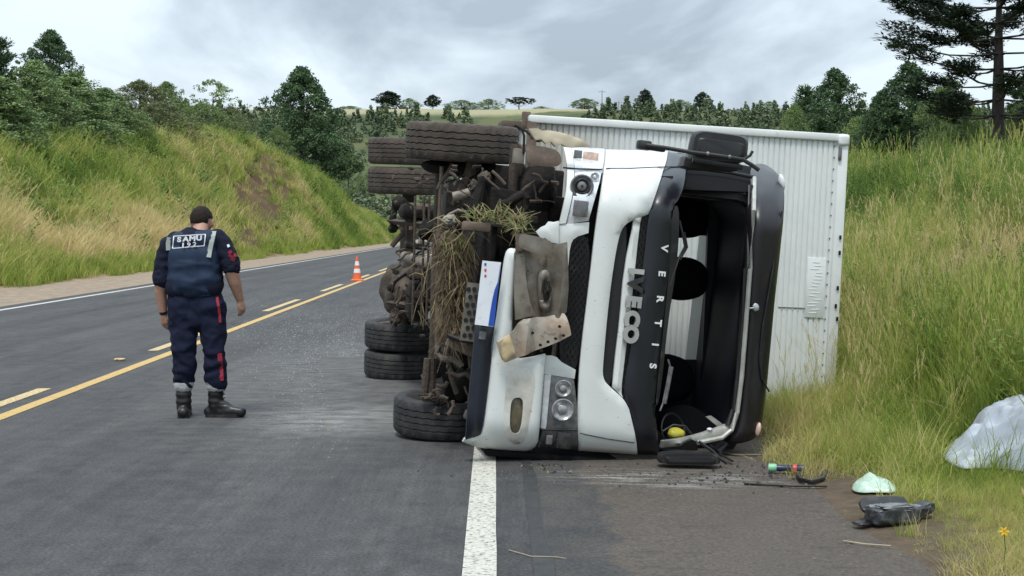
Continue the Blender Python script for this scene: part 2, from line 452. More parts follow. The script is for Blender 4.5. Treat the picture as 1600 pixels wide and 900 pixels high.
b = NB('asphalt')
co = b.coord()
mp = b.node('ShaderNodeSeparateXYZ'); b.l.new(co, mp.inputs[0])
fine = b.noise(55, 5, 0.8); mid = b.noise(1.1, 6, 0.6, stretch=(1.0, 0.3, 1)); blot = b.noise(5, 6, 0.65)
c = b.mix(b.ramp(mid, 0.3, 0.7), (0.027, 0.0268, 0.028, 1), (0.061, 0.060, 0.061, 1))
c = b.mix(b.ramp(blot, 0.35, 0.75), c, (0.072, 0.0705, 0.070, 1))
c = b.mix(b.ramp(b.noise(24, 4, 0.7, stretch=(.25, 1, 1)), 0.6, 0.8), c, (0.030, 0.031, 0.034, 1))
trk = b.noise(1.5, 4, 0.6, stretch=(1, 0.02, 1)); tk2 = b.noise(14, 5, 0.7, stretch=(1, 0.05, 1))
c = b.mix(1.0, c, b.ramp(trk, 0.32, 0.68, (0.75, 0.75, 0.76, 1), (1.22, 1.21, 1.19, 1)), 'MULTIPLY')
c = b.mix(1.0, c, b.ramp(tk2, 0.3, 0.7, (0.82, 0.82, 0.82, 1), (1.2, 1.2, 1.2, 1)), 'MULTIPLY')
c = b.mix(1.0, c, b.ramp(fine, 0.32, 0.72, (0.30, 0.30, 0.30, 1), (1.95, 1.95, 1.95, 1)), 'MULTIPLY')
# pale scrape dust where the truck slid: an ellipse round its wheels, broken up
def ell(cx, cy, rx, ry):
    x = b.math('DIVIDE', b.math('SUBTRACT', mp.outputs[0], cx), rx); y = b.math('DIVIDE', b.math('SUBTRACT', mp.outputs[1], cy), ry)
    return b.math('SUBTRACT', 1.0, b.math('ADD', b.math('MULTIPLY', x, x), b.math('MULTIPLY', y, y)), True)
dn = b.ramp(b.noise(3.2, 8, 0.75, stretch=(1, 2.2, 1)), 0.36, 0.72)
f = b.math('MULTIPLY', b.math('MAXIMUM', ell(-1.30, 11.2, 1.0, 1.3), b.math('MULTIPLY', ell(-1.6, 14.5, 2.0, 6.0), 0.45)), dn)
c = b.mix(b.math('MULTIPLY', f, 1.3, True), c, (0.26, 0.255, 0.245, 1))
b.l.new(c, b.p.inputs['Base Color']); b.p.inputs['Roughness'].default_value = 0.82; b.p.inputs['Specular IOR Level'].default_value = 0.3
b.bump(fine, 0.5, 0.006)
M['asphalt'] = b.m

b = NB('shoulder_asphalt')
co = b.coord(); mp = b.node('ShaderNodeSeparateXYZ'); b.l.new(co, mp.inputs[0])
fine = b.noise(50, 5, 0.8); mid = b.noise(2.2, 8, 0.65, stretch=(1, 0.8, 1)); bl = b.noise(0.9, 5, 0.6)
c = b.mix(b.ramp(mid, 0.3, 0.7), (0.036, 0.036, 0.037, 1), (0.074, 0.069, 0.063, 1))
xs = b.math('ADD', mp.outputs[0], b.math('MULTIPLY', bl, 0.9))
c = b.mix(b.math('MULTIPLY', b.ramp(xs, 0.95, 1.75), 0.6), c, (0.105, 0.084, 0.066, 1))
c = b.mix(b.ramp(b.noise(5, 8, 0.7, stretch=(.5, 2, 1)), 0.55, 0.75), c, (0.045, 0.04, 0.037, 1))
fs = b.math('MULTIPLY', ell(0.95, 8.55, 0.85, 0.42), b.ramp(b.noise(7, 8, 0.75, stretch=(.35, 2, 1)), 0.5, 0.72))
c = b.mix(b.math('MULTIPLY', fs, 1.6, True), c, (0.30, 0.29, 0.275, 1))
c = b.mix(1.0, c, b.ramp(fine, 0.32, 0.72, (0.45, 0.45, 0.45, 1), (1.65, 1.65, 1.65, 1)), 'MULTIPLY')
b.l.new(c, b.p.inputs['Base Color']); b.p.inputs['Roughness'].default_value = 0.85; b.p.inputs['Specular IOR Level'].default_value = 0.3
b.bump(fine, 0.5, 0.006)
M['shoulder'] = b.m
def paint(name, col, lo, hi):
    b = NB(name)
    w = b.ramp(b.noise(38, 6, 0.75), lo, hi)
    c = b.mix(b.noise(4, 5), c4([x * 0.82 for x in col]), c4(col))
    c = b.mix(w, (0.055, 0.052, 0.05, 1), c)
    b.l.new(c, b.p.inputs['Base Color']); b.p.inputs['Roughness'].default_value = 0.7
    b.bump(b.noise(95, 3, 0.7), 0.4, 0.005)
    return b.m
M['line_white'] = paint('worn_white_road_paint', (0.56, 0.545, 0.47), 0.36, 0.50)
M['line_yellow'] = paint('worn_yellow_road_paint', (0.56, 0.37, 0.12), 0.32, 0.47)
M['line_pale'] = paint('faded_yellow_road_paint', (0.66, 0.50, 0.24), 0.36, 0.52)
M['line_far'] = paint('faded_white_road_paint', (0.58, 0.57, 0.53), 0.34, 0.5)
M['tar'] = pbr('tar_seam', (0.030, 0.030, 0.031), 0.6, var=0.3, vs=12, bump=(0.4, 60, 0.01))

road = ribbon('asphalt_road', -9.75, 0.22, -8, 235, 0.0, 0.0, M['asphalt']); tag(road, kind='structure')
shoulder = ribbon('paved_shoulder', 0.22, 1.98, -8, 235, 0.0, -0.035, M['shoulder'], wob=0.30, step=0.4); tag(shoulder, kind='structure')
ribbon('tar_seam', 0.17, 0.25, -8, 9.2, 0.004, 0.003, M['tar'], road, wob=0.1, step=0.3)
ribbon('white_edge_line', S_WHITE - 0.075, S_WHITE + 0.075, -8, 235, 0.004, 0.004, M['line_white'], road, step=0.5, wob=0.012)
ribbon('far_edge_line', S_LEFT - 0.07, S_LEFT + 0.07, -8, 235, 0.004, 0.004, M['line_far'], road, wob=0.03)
ribbon('yellow_centre_line', S_YEL - 0.065, S_YEL + 0.065, -8, 235, 0.004, 0.004, M['line_yellow'], road, step=0.5, wob=0.012)
for k in range(-2, 24):
    y0 = 17.5 + 8.6 * k
    ribbon('yellow_dash', S_DASH - 0.065, S_DASH + 0.065, y0, y0 + 4.4, 0.004, 0.004, M['line_pale'], road, step=0.5, wob=0.012)
# gravel strip beyond the far edge line
M['gravel'] = pbr('gravelly_dirt', (0.27, 0.205, 0.145), 0.95, var=0.3, vs=3, dirt=[((0.16, 0.135, 0.11), 0.5, 0.75, 8, (1, .3, 1)), ((0.40, 0.34, 0.26), 0.6, 0.8, 20)], bump=(0.6, 40, 0.03))
verge = ribbon('gravel_verge', -12.3, -9.75, -8, 235, 0.02, -0.004, M['gravel'], wob=0.25, step=0.6); tag(verge, kind='structure')

# ------------------------------------------------------------------ truck frame
T_O = Vector((-0.31, 9.0, 0.0))
TM = Matrix.Translation(T_O) @ Matrix.Rotation(R(8.6), 4, 'Z') @ Matrix.Rotation(R(2.8), 4, 'Y')
CB = Matrix.Rotation(R(3.4), 4, 'Y')            # the cab has tipped a little further than the chassis
TMi = TM.inverted(); CM = TM @ CB; CMi = CM.inverted()
truck = empty('overturned_truck'); truck.matrix_world = TM
tag(truck, 'white box truck lying on its side, windscreen gone and bumper torn off', 'truck')
def P(px, py, Y): return TMi @ at(px, py, Y)      # place on the chassis, truck space
VC = 1.02
def wf(u, v):
    a = abs(v - VC)
    w = 0.22 * max(0.0, (a - 0.68) / 0.30) ** 2.2 if a > 0.68 else 0.0
    if u > 1.15: w += 0.22 * (u - 1.15) + 0.10 * max(0, u - 1.55) ** 1.5
    return w
def cuv(px, py, w0=0.0, curved=True):
    d = CMi.to_3x3() @ ray(px, py); o = CMi @ CAM0
    w = w0; u = v = 0
    for _ in range(8):
        t = (w - o.y) / d.y; u = o.x + d.x * t; v = o.z + d.z * t
        w2 = w0 + (wf(u, v) if curved else 0)
        w = 0.5 * w + 0.5 * w2
    return u, v
def panel(name, outline, mat, parent=None, holes=(), w0=0.0, th=0.025, sp=0.05, rnd=0.0, rd=0.03, sm=2, wadd=None, curved=True, smooth=True, angle=50):
    loops = []
    for lp in [outline] + list(holes):
        lp = chaikin(lp, sm) if sm else lp
        uv = [cuv(p[0], p[1], w0, curved) for p in lp]
        loops.append(resample(uv, sp))
    out = loops[0]
    xs = [p[0] for p in out]; ys = [p[1] for p in out]
    gx_, gy_ = np.meshgrid(np.arange(min(xs), max(xs), sp), np.arange(min(ys), max(ys), sp))
    gx_, gy_ = gx_.ravel() + 0.003, gy_.ravel() + 0.002
    ok = pip(gx_, gy_, out)
    for h in loops[1:]: ok &= ~pip(gx_, gy_, h)
    gx_, gy_ = gx_[ok], gy_[ok]
    if len(gx_):
        dd = bdist(gx_, gy_, loops); k = dd > sp * 0.35; gx_, gy_ = gx_[k], gy_[k]
    pts = []; edges = []
    for lp in loops:
        b0 = len(pts); pts += lp; n = len(lp); edges += [(b0 + i, b0 + (i + 1) % n) for i in range(n)]
    pts += list(zip(gx_, gy_))
    vo, eo, fo, *_ = delaunay_2d_cdt([Vector(p) for p in pts], edges, [], 0, 1e-5)
    vo = np.array([(p[0], p[1]) for p in vo]); tri = np.array([f for f in fo if len(f) == 3])
    cx, cy = vo[tri].mean(1).T
    ok = pip(cx, cy, out)
    for h in loops[1:]: ok &= ~pip(cx, cy, h)
    tri = tri[ok]
    dist = bdist(vo[:, 0], vo[:, 1], loops) if rnd else None
    vs = []
    for i, (u, v) in enumerate(vo):
        w = w0 + (wf(u, v) if curved else 0)
        if rnd:
            q = max(0, 1 - dist[i] / rd); w += rnd * q * q
        if wadd: w += wadd(u, v)
        vs.append((u, w, v))
    n = len(vs)
    fs = [tuple(t) for t in tri]
    cnt = {}
    for t in fs:
        for a, c in ((t[0], t[1]), (t[1], t[2]), (t[2], t[0])): cnt[(a, c)] = 1
    allv = vs + [(u, w + th, v) for u, w, v in vs]
    ff = fs + [(c + n, b2 + n, a + n) for a, b2, c in fs]
    for (a, c) in cnt:
        if (c, a) not in cnt: ff.append((c, a, a + n, c + n))
    mb = MB().add(allv, ff, CB)
    return mb.build(name, mat, parent if parent else truck, smooth, angle)
def CP_(px, py, w0=0.0, curved=False):
    u, v = cuv(px, py, w0, curved)
    return CB @ Vector((u, w0 + (wf(u, v) if curved else 0), v))

# ------------------------------------------------------------------ cab front
# white front panel with two grille slots
front = panel('front_panel', [(948, 233, 0), (1046, 236, 0), (1030, 292), (1014, 335, 0), (992, 343), (975, 352), (965, 380), (952, 470), (944, 560), (942, 592), (955, 606), (976, 624), (984, 640, 0), (997, 711, 0), (905, 705, 0), (903, 655), (906, 570), (922, 440), (932, 350), (943, 285)],
              M['white'], rnd=0.018, rd=0.022, w0=-0.01, sp=0.04)
panel('front_panel_bar', [(963, 352, 0), (988, 341, 0), (992, 345), (976, 420), (969, 505), (962, 560), (958, 605, 0), (974, 622, 0), (971, 612), (977, 560), (988, 470), (1000, 352), (1004, 338, 0), (985, 330, 0)], M['white'], w0=0.0, rnd=0.015, rd=0.02, sp=0.03, sm=1)
panel('grille', [(966, 350), (980, 345), (977, 420), (966, 520), (955, 608), (938, 598), (942, 540), (954, 420)], M['mesh_black'], w0=0.05, sp=0.08)
panel('grille', [(985, 335), (1018, 332), (1012, 400), (996, 520), (984, 640), (968, 620), (975, 540), (988, 420)], M['mesh_black'], w0=0.035, sp=0.08)
def meshgrid_bars(name, poly, w0, pitch=0.034, r=0.0045):
    uv = [cuv(p[0], p[1], w0, True) for p in poly]
    us = [p[0] for p in uv]; vs = [p[1] for p in uv]
    mb = MB()
    for sgn in (-1, 1):
        k = -3.0
        while k < 4.0:
            pts = []
            for t in np.linspace(min(vs) - .1, max(vs) + .1, 140):
                u = sgn * (t - 1) * 0.62 + k
                pts.append((u, t))
            a = np.array(pts); ok = pip(a[:, 0], a[:, 1], uv)
            run = []
            for q, o in zip(pts, ok):
                if o: run.append(q)
                else:
                    if len(run) > 1: mb.tube([(p[0], w0 + wf(*p), p[1]) for p in (run[0], run[-1])], r, 4, CB)
                    run = []
            if len(run) > 1: mb.tube([(p[0], w0 + wf(*p), p[1]) for p in (run[0], run[-1])], r, 4, CB)
            k += pitch
    return mb.build(name, M['plastic'], truck, False)
meshgrid_bars('grille_mesh', [(990, 338), (1012, 336), (1006, 400), (992, 520), (980, 618), (972, 612), (980, 520), (992, 420)], 0.022)
meshgrid_bars('grille_mesh', [(893, 375), (920, 368), (917, 450), (905, 545), (898, 572), (880, 560), (886, 470)], 0.03)

# VERTIS band
panel('black_band', [(1047, 237, 0), (1075, 240, 0), (1072, 285), (1062, 312), (1050, 326), (1052, 360), (1044, 440), (1036, 520), (1027, 600), (1022, 640), (1028, 665), (1031, 712, 0), (999, 711, 0), (990, 660), (985, 640), (974, 615), (984, 560), (998, 470), (1008, 400), (1014, 336), (1028, 295)],
      M['black'], w0=-0.005, rnd=0.02, rd=0.03, sp=0.04)
panel('scuttle_edge', [(1050, 326), (1062, 318), (1060, 400), (1044, 500), (1032, 620), (1024, 640), (1027, 600), (1036, 520), (1046, 420)], M['plastic'], w0=0.02, th=0.12, sp=0.08)

# seam lines
mb = MB(); mb.tube([CP_(x, y, -0.012, True) for x, y in ((947, 263), (985, 263), (1030, 261), (1074, 260))], 0.004, 5); mb.build('panel_seam', M['plastic'], truck)
mb = MB(); mb.tube([CP_(x, y, -0.012, True) for x, y in ((906, 677), (950, 686), (992, 692))], 0.003, 5); mb.build('panel_seam', M['plastic'], truck)

# lettering
def text_mesh(txt, size, extrude, offset=0.0):
    cu = bpy.data.curves.new('t', 'FONT'); cu.body = txt; cu.size = size; cu.extrude = extrude; cu.offset = offset
    cu.align_x = 'CENTER'; cu.align_y = 'CENTER'; cu.resolution_u = 4
    o = bpy.data.objects.new('t', cu); COL.objects.link(o)
    me = bpy.data.meshes.new_from_object(o.evaluated_get(bpy.context.evaluated_depsgraph_get()))
    bpy.data.objects.remove(o); bpy.data.curves.remove(cu)
    return me
def letter(ch, px, py, size, wide, mat, w0, ext, offset, name, lean):
    me = text_mesh(ch, size, ext, offset)
    u, v = cuv(px, py, w0)
    # text up -> +u, text right -> -v, facing -w
    B = Matrix(((0, 1, 0), (0, 0, -1), (-1, 0, 0))).to_4x4()
    X = CB @ Matrix.Translation((u, w0 + wf(u, v), v)) @ Matrix.Rotation(R(lean), 4, 'Y') @ B
    co = np.array([v_.co[:] for v_ in me.vertices]); mid = (co.max(0) + co.min(0)) / 2
    for v_ in me.vertices: v_.co = X @ Vector(((v_.co.x - mid[0]) * wide, v_.co.y - mid[1], v_.co.z))
    me.materials.clear()
    return link(name, me, mat, truck, False)
for ch, x, y in zip('VERTIS', (1038.5, 1034.5, 1031.5, 1028.5, 1024, 1020.5), (388, 428, 468, 505, 538.5, 572)):
    letter(ch, x, y, 0.062, 1.15, M['letter'], -0.012, 0.003, 0.0022, 'band_letter', 0)
for ch, x, y in zip('IVECO', (994, 992.5, 990, 987.5, 985.5), (424, 444, 472, 497.5, 522)):
    letter(ch, x, y, 0.125, 1.12, M['badge_reflect'] if ch == 'V' else M['chrome'], -0.03, 0.016, 0.0085, 'badge_letter', 0)

# headlights
def lamp(outer, trim, div, refl, mats, label):
    h = panel('headlight', outer, mats[0], w0=0.0, th=0.05, sp=0.05, sm=1, rnd=0.01, rd=0.02)
    tag(h, label)
    panel('lamp_trim', trim, mats[1], h, w0=-0.006, sp=0.05, sm=1)
    mb = MB(); mb.tube([CP_(x, y, -0.012, True) for x, y in div], 0.006, 5); mb.build('lamp_divider', M['plastic'], h)
    for nm, px, py, rpx, kind, m in refl:
        c = CP_(px, py, -0.022, True); r = rpx / 2200.0 * 9.05
        X = Matrix.Translation(c) @ CB @ Matrix.Rotation(R(90), 4, 'X')
        mb = MB()
        if kind == 'round':
            mb.lathe([(r * 1.05, 0.0), (r * 1.05, 0.012), (r * 0.95, 0.014), (r * 0.8, 0.004), (r * 0.45, -0.004), (r * 0.40, 0.012), (r * 0.2, 0.018), (0.0, 0.018)], 24, X)
        else:
            mb.box((0, 0, 0.004), (r * 1.7, r * kind, 0.016), X, bev=0.006)
        mb.build(nm, m, h)
    return h
lamp([(893, 229, 0), (946, 232, 0), (940, 275), (930, 310), (920, 345, 0), (886, 350, 0)], [(881, 228, 0), (892, 229, 0), (884, 349, 0), (874, 350, 0)],
     [(880, 262), (905, 264), (941, 265)],
     [('reflector', 909, 291, 18, 'round', M['lamp']), ('reflector_ring', 909, 291, 12, 'round', M['lamp_dark']), ('reflector', 907, 326, 14, 1.8, M['lamp']), ('indicator_lens', 923, 246, 15, 1.2, M['amber']),
      ('reflector', 903, 243, 8, 2.2, M['lamp']), ('bulb', 908, 290, 4, 'round', M['lamp_bright']), ('reflector', 929, 276, 7, 'round', M['lamp_bright'])],
     (M['lamp_bright'], M['white']), 'clear headlight on the raised side, amber bulb showing')
lamp([(860, 586, 0), (897, 592, 0), (903, 640), (903, 704, 0), (843, 700, 0)], [(851, 585, 0), (861, 586, 0), (853, 670, 0), (845, 669, 0)],
     [(846, 671), (875, 672), (903, 672)],
     [('reflector', 879, 640, 17, 'round', M['lamp_grey']), ('reflector', 880, 607, 13, 'round', M['lamp_grey']), ('indicator_lens', 881, 688, 14, 1.9, M['lamp_dark']), ('bulb', 877, 638, 5, 'round', M['lamp_bright']), ('reflector', 858, 687, 6, 2.6, M['lamp'])],
     (M['lamp'], M['lamp_bright']), 'smoky grey headlight next to the ground')
# white frames round the inner grille between the headlights
panel('headlight_surround', [(873, 351, 0), (921, 347, 0), (920, 364, 0), (898, 371), (891, 384), (888, 420, 0), (883, 420, 0), (884, 384, 0), (873, 381, 0)], M['white'], w0=-0.005, rnd=0.008, rd=0.015, sp=0.04, sm=1)
panel('headlight_surround', [(874, 345, 0), (873, 381, 0), (862, 379, 0), (852, 372, 0), (846, 373, 0), (838, 362, 0), (846, 355, 0), (853, 352, 0), (858, 346, 0), (866, 347, 0)], M['white'], w0=-0.03, rnd=0.008, rd=0.02, sp=0.03, sm=1)
panel('headlight_surround', [(878, 566, 0), (900, 578, 0), (898, 592, 0), (861, 586, 0), (851, 584, 0), (853, 556, 0), (868, 556)], M['white'], w0=-0.005, rnd=0.008, rd=0.02, sp=0.04, sm=1)
panel('grille', [(888, 372), (922, 364), (920, 450), (905, 560), (898, 580), (872, 568), (880, 480)], M['mesh_black'], w0=0.06, sp=0.1)

# ------------------------------------------------------------------ bumper and torn metal
panel('bumper', [(724, 692, 0), (728, 684), (752, 681), (760, 640), (770, 545), (782, 470), (790, 400), (797, 387), (808, 389, 0), (806, 440), (800, 520), (806, 562), (830, 560), (854, 554, 0), (850, 600), (845, 665), (840, 707), (790, 707), (745, 700)],
      M['white'], w0=-0.07, th=0.05, rnd=0.03, rd=0.035, sp=0.03, holes=[[(800, 622), (817, 621), (818, 640), (814, 674), (806, 679), (797, 673), (797, 645)]])
panel('bumper_recess', [(792, 572), (830, 576), (838, 592), (830, 640), (822, 690), (806, 697), (790, 685), (786, 660), (790, 620)], M['white_dirty'], w0=-0.078, th=0.01, rnd=0.006, rd=0.03, sp=0.04, holes=[[(800, 622), (817, 621), (818, 640), (814, 674), (806, 679), (797, 673), (797, 645)]])
panel('fog_lamp', [(799, 622), (817, 621), (818, 640), (814, 674), (806, 679), (797, 673), (797, 645)], M['fog'], w0=-0.05, sp=0.04, rnd=0.01, rd=0.03)
panel('bumper_lip', [(744, 512, 0), (771, 512, 0), (766, 580), (752, 680, 0), (728, 688, 0), (731, 650)], M['navy'], w0=-0.075, th=0.05, sp=0.04, rnd=0.02, rd=0.04, sm=1)
mb = MB().tube([CP_(755, 518, -0.085), CP_(753, 530, -0.085)], 0.022, 10, flat=0.3); mb.build('lip_scuff', M['lamp'], truck)
plate = panel('licence_plate', [(754, 407, 0), (783, 410, 0), (771, 511, 0), (742, 507, 0)], M['plate'], w0=-0.13, th=0.008, sm=0, sp=0.06, curved=False)
panel('plate_band', [(778, 440, 0), (782, 412, 0), (772, 510, 0), (763, 509, 0), (767, 480), (772, 455)], M['plate_blue'], plate, w0=-0.133, th=0.002, sm=1, sp=0.05, curved=False)
for y in (413, 422, 431): panel('plate_mark', [(757, y - 2, 0), (760, y - 2, 0), (760, y + 2, 0), (757, y + 2, 0)], M['red'] if y > 415 else M['plate_blue'], plate, w0=-0.133, th=0.002, sm=0, curved=False)
# bent bumper beam
panel('bumper_beam', [(806, 372, 0), (838, 376, 0), (868, 382), (884, 378, 0), (888, 440), (886, 488, 0), (860, 500), (835, 494), (806, 500, 0), (803, 440)], M['bracket'], w0=-0.05, th=0.012, sp=0.02, sm=1,
      wadd=lambda u, v: -0.05 * math.exp(-((u - 0.50) / 0.035) ** 2) + 0.035 * math.exp(-((u - 0.40) / 0.02) ** 2) + 0.015 * math.sin(v * 14) * math.sin(u * 25))
panel('tow_eye_bracket', [(842, 424), (858, 420), (862, 440), (862, 478), (855, 490), (844, 482), (842, 450)], M['bracket'], w0=-0.12, th=0.03, sp=0.02, rnd=0.02, rd=0.03, holes=[[(848, 440), (857, 436), (858, 470), (850, 476)]])
mb = MB().lump(CP_(855, 455, -0.11), (0.022, 0.03, 0.05), 0.3, 3, 3); mb.build('tow_eye', M['dark'], truck)
panel('bracket_flap', [(812, 366), (824, 366), (850, 372), (866, 380), (862, 400), (840, 398), (820, 390), (810, 385)], M['bracket'], w0=-0.14, th=0.01, sp=0.02, wadd=lambda u, v: 0.10 * abs(v - 1.42))
panel('bracket_flap', [(808, 366, 0), (822, 364, 0), (832, 370), (822, 392), (812, 392, 0)], M['brown'], w0=-0.16, th=0.012, sp=0.02, wadd=lambda u, v: 0.5 * abs(u - 0.36))
panel('torn_plate', [(778, 534, 0), (800, 520), (814, 500), (835, 497), (862, 496), (884, 488), (890, 500), (894, 524, 0), (870, 538), (830, 552), (791, 566, 0), (783, 560)], M['rust'], w0=-0.17, th=0.014, sp=0.02, sm=1,
      wadd=lambda u, v: 0.06 * math.sin((u - 0.2) * 7) + 0.9 * max(0, (v - 0.93)) ** 1.4 - 0.04 * math.exp(-((u - 0.3) / 0.03) ** 2), angle=40)
panel('torn_plate_end', [(777, 534, 0), (797, 523, 0), (806, 552, 0), (790, 567, 0), (783, 560)], M['wax'], w0=-0.20, th=0.03, sp=0.02, sm=1, rnd=0.012, rd=0.02)
panel('bumper_slot', [(822, 549), (834, 545), (838, 552), (828, 558)], M['dark'], w0=-0.085, th=0.004, sp=0.03)
mb = MB()
for x, y in ((844, 539), (856, 534), (868, 529), (880, 524), (874, 510), (832, 520), (846, 548)):
    mb.lathe([(0.0, 0.02), (0.009, 0.02), (0.010, 0.0)], 8, Matrix.Translation(CP_(x, y, -0.145)) @ CB @ Matrix.Rotation(R(90), 4, 'X'))
o = mb.build('plate_bolt', M['dark'], truck); o['kind'] = 'stuff'
panel('inner_flange', [(806, 398, 0), (820, 396, 0), (822, 440), (830, 480), (838, 492, 0), (805, 500, 0), (803, 450)], M['bracket'], w0=-0.085, th=0.01, sp=0.03, sm=1, wadd=lambda u, v: 0.3 * max(0, u - 0.33))

# cream wheel arch edge torn above the bumper
panel('wheel_arch', [(826, 201, 0), (840, 200, 0), (872, 206, 0), (900, 213), (914, 220), (922, 229, 0), (893, 230, 0), (884, 229, 0), (878, 225, 0), (868, 229, 0), (862, 222, 0), (853, 224, 0), (846, 217, 0), (838, 219, 0), (832, 211, 0)], M['fender'], w0=0.10, th=0.05, sp=0.02, sm=1, curved=False, rnd=0.006, rd=0.02, wadd=lambda u, v: 0.012 * noise.noise(Vector((u * 12, v * 16, 2))))
panel('wheel_arch_liner', [(825, 225), (850, 228), (875, 234), (880, 255), (865, 262), (840, 258), (826, 262), (822, 240)], M['brown'], w0=0.35, th=0.02, sp=0.04, curved=False, wadd=lambda u, v: 0.4 * abs(v - 2.0))

# ------------------------------------------------------------------ windscreen surround, roof visor, mirrors
visor = panel('roof_visor', [(1181, 262), (1190, 254), (1205, 256), (1222, 270), (1231, 290), (1230, 330), (1224, 390), (1215, 470), (1207, 560), (1200, 630), (1192, 680), (1175, 693), (1142, 697), (1140, 690), (1152, 672), (1160, 600), (1168, 480), (1178, 340), (1181, 290)],
              M['visor'], w0=0.02, th=0.14, sp=0.03, rnd=0.055, rd=0.07)
mb = MB(); mb.tube([CP_(x, y, 0.012, True) for x, y in ((1222, 330), (1206, 430), (1192, 510), (1187, 560), (1190, 590), (1202, 612))], 0.006, 6); mb.build('visor_seam', M['plastic'], visor)
mb = MB(); mb.tube([CP_(x, y, 0.005, True) for x, y in ((1180, 278), (1178, 330), (1172, 420), (1166, 500), (1159, 590), (1152, 645), (1143, 672), (1128, 684), (1090, 692))], 0.016, 8); mb.build('windscreen_gasket', M['silver'], truck)
mb = MB(); mb.tube([CP_(x, y, 0.03, True) for x, y in ((1174, 290), (1166, 420), (1160, 500), (1153, 590), (1146, 640), (1136, 664))], 0.018, 8); mb.build('windscreen_rubber', M['plastic'], truck)
mb = MB(); mb.tube([CP_(x, y, 0.02, True) for x, y in ((1066, 262), (1100, 264), (1140, 269), (1180, 277))], 0.014, 8); mb.build('door_pillar', M['plastic'], truck)
panel('windscreen_pillar', [(1062, 238, 0), (1186, 262, 0), (1180, 300, 0), (1060, 296, 0)], M['seat'], w0=0.12, th=0.5, sp=0.06, sm=0)
panel('door_pillar', [(1034, 700, 0), (1036, 690, 0), (1080, 684), (1128, 668), (1146, 660), (1144, 676), (1130, 688), (1090, 697)], M['silver'], w0=0.02, th=0.05, sp=0.04, rnd=0.015, rd=0.02)
panel('pillar_bracket', [(1058, 700), (1072, 690), (1086, 686), (1092, 703), (1085, 706)], M['plastic'], w0=-0.02, th=0.05, sp=0.05, sm=1)
panel('door_frame', [(1104, 652, 0), (1112, 650, 0), (1134, 666, 0), (1128, 672, 0)], M['silver'], w0=0.12, th=0.03, sm=0)
for px, py, m, s in ((1223, 285, M['letter'], 1.0), (1185, 671, M['amber'], 0.8)):
    c = CP_(px, py, 0.02, True)
    mb = MB().lump(c, (0.022 * s, 0.03, 0.060 * s), 0.0, 1, 0, 3, None, (0, R(-12 if px > 1200 else 8), 0)); mb.build('marker_lamp', m, visor)
mb = MB().lump(CP_(1181, 480, 0.0, True), (0.024, 0.012, 0.028), 0.1, 2); mb.tube([CP_(1168, 482, 0.0, True), CP_(1180, 481, 0.0, True)], 0.006, 6); mb.build('washer_nozzle', M['chrome'], visor)

def rbox(mb, pts_px, w0, depth, M_=None):
    pass
# mirror on the raised side
def rounded_plate(px_quad, Y, depth, mat, name, parent=None, inset=0.0, corner=0.25):
    """thick rounded slab whose camera side has these pixel corners at world distance Y"""
    q = [Vector(p) for p in px_quad]
    ring = chaikin([(p[0], p[1]) for p in q], 0)
    pts = []
    for i in range(4):
        a, b2, c2 = q[i - 1], q[i], q[(i + 1) % 4]
        for t in (0, .25, .5, .75, 1):
            p = (b2.lerp(a, corner) * (1 - t) ** 2 + b2 * 2 * t * (1 - t) + b2.lerp(c2, corner) * t * t)
            pts.append(p)
    n = len(pts); cen = sum((p for p in pts), Vector((0, 0))) / n
    rows = [(0.90, 0.0), (1.0, 0.25), (1.0, 0.75), (0.85, 1.0)]
    vs = []
    for k, dd in rows:
        for p in pts:
            r = cen + (p - cen) * k; vs.append(TMi @ (at(r.x, r.y, Y) + Vector((0, depth * dd, 0))))
    fs = [tuple(range(n - 1, -1, -1)), tuple(3 * n + i for i in range(n))]
    for i in range(3):
        for k in range(n): fs.append((i * n + k, i * n + (k + 1) % n, (i + 1) * n + (k + 1) % n, (i + 1) * n + k))
    return MB().add(vs, fs).build(name, mat, parent or truck)
mir = rounded_plate([(1084, 201), (1172, 212), (1168, 256), (1074, 252)], 9.02, 0.16, M['plastic'], 'mirror')
tag(mir, 'black door mirror sticking up above the raised side of the cab')
rounded_plate([(1092, 214), (1164, 224), (1162, 246), (1086, 242)], 9.00, 0.03, M['mesh_black'], 'mirror_glass', mir, corner=0.15)
mb = MB(); mb.tube([TMi @ at(x, y, 8.95) for x, y in ((1010, 227), (1040, 231), (1080, 238), (1120, 243), (1160, 249), (1175, 258), (1186, 266))], 0.014, 8)
mb.tube([TMi @ at(x, y, 8.96) for x, y in ((1160, 250), (1172, 243), (1176, 236))], 0.010, 8)
mb.tube([TMi @ at(x, y, 8.98) for x, y in ((1082, 250), (1120, 256), (1160, 262))], 0.016, 8); mb.build('mirror_arm', M['plastic'], mir)
mb = MB().box(TMi @ at(1006, 227, 9.0), (0.09, 0.07, 0.06), rot=(0, R(4), 0), bev=0.012); mb.box(TMi @ at(1022, 232, 9.0), (0.14, 0.05, 0.03), rot=(0, R(5), 0), bev=0.008); mb.build('arm_mount', M['plastic'], mir)
mb = MB()
for x, y in ((1106, 240), (1140, 245)): mb.lump(TMi @ at(x, y, 8.93), (0.012, 0.01, 0.014), 0.05, 1, 0, 2)
o = mb.build('arm_bolt', M['lamp'], mir); o['kind'] = 'stuff'
rounded_plate([(1068, 240), (1160, 252), (1158, 268), (1062, 262)], 9.2, 0.25, M['plastic'], 'mirror_foot', mir)
mir2 = rounded_plate([(1030, 708), (1120, 708), (1129, 728), (1028, 726)], 8.93, 0.14, M['plastic'], 'mirror')
tag(mir2, 'black door mirror crushed flat under the cab')
rounded_plate([(1040, 714), (1116, 714), (1120, 723), (1042, 723)], 8.91, 0.03, M['mesh_black'], 'mirror_glass', mir2, corner=0.1)
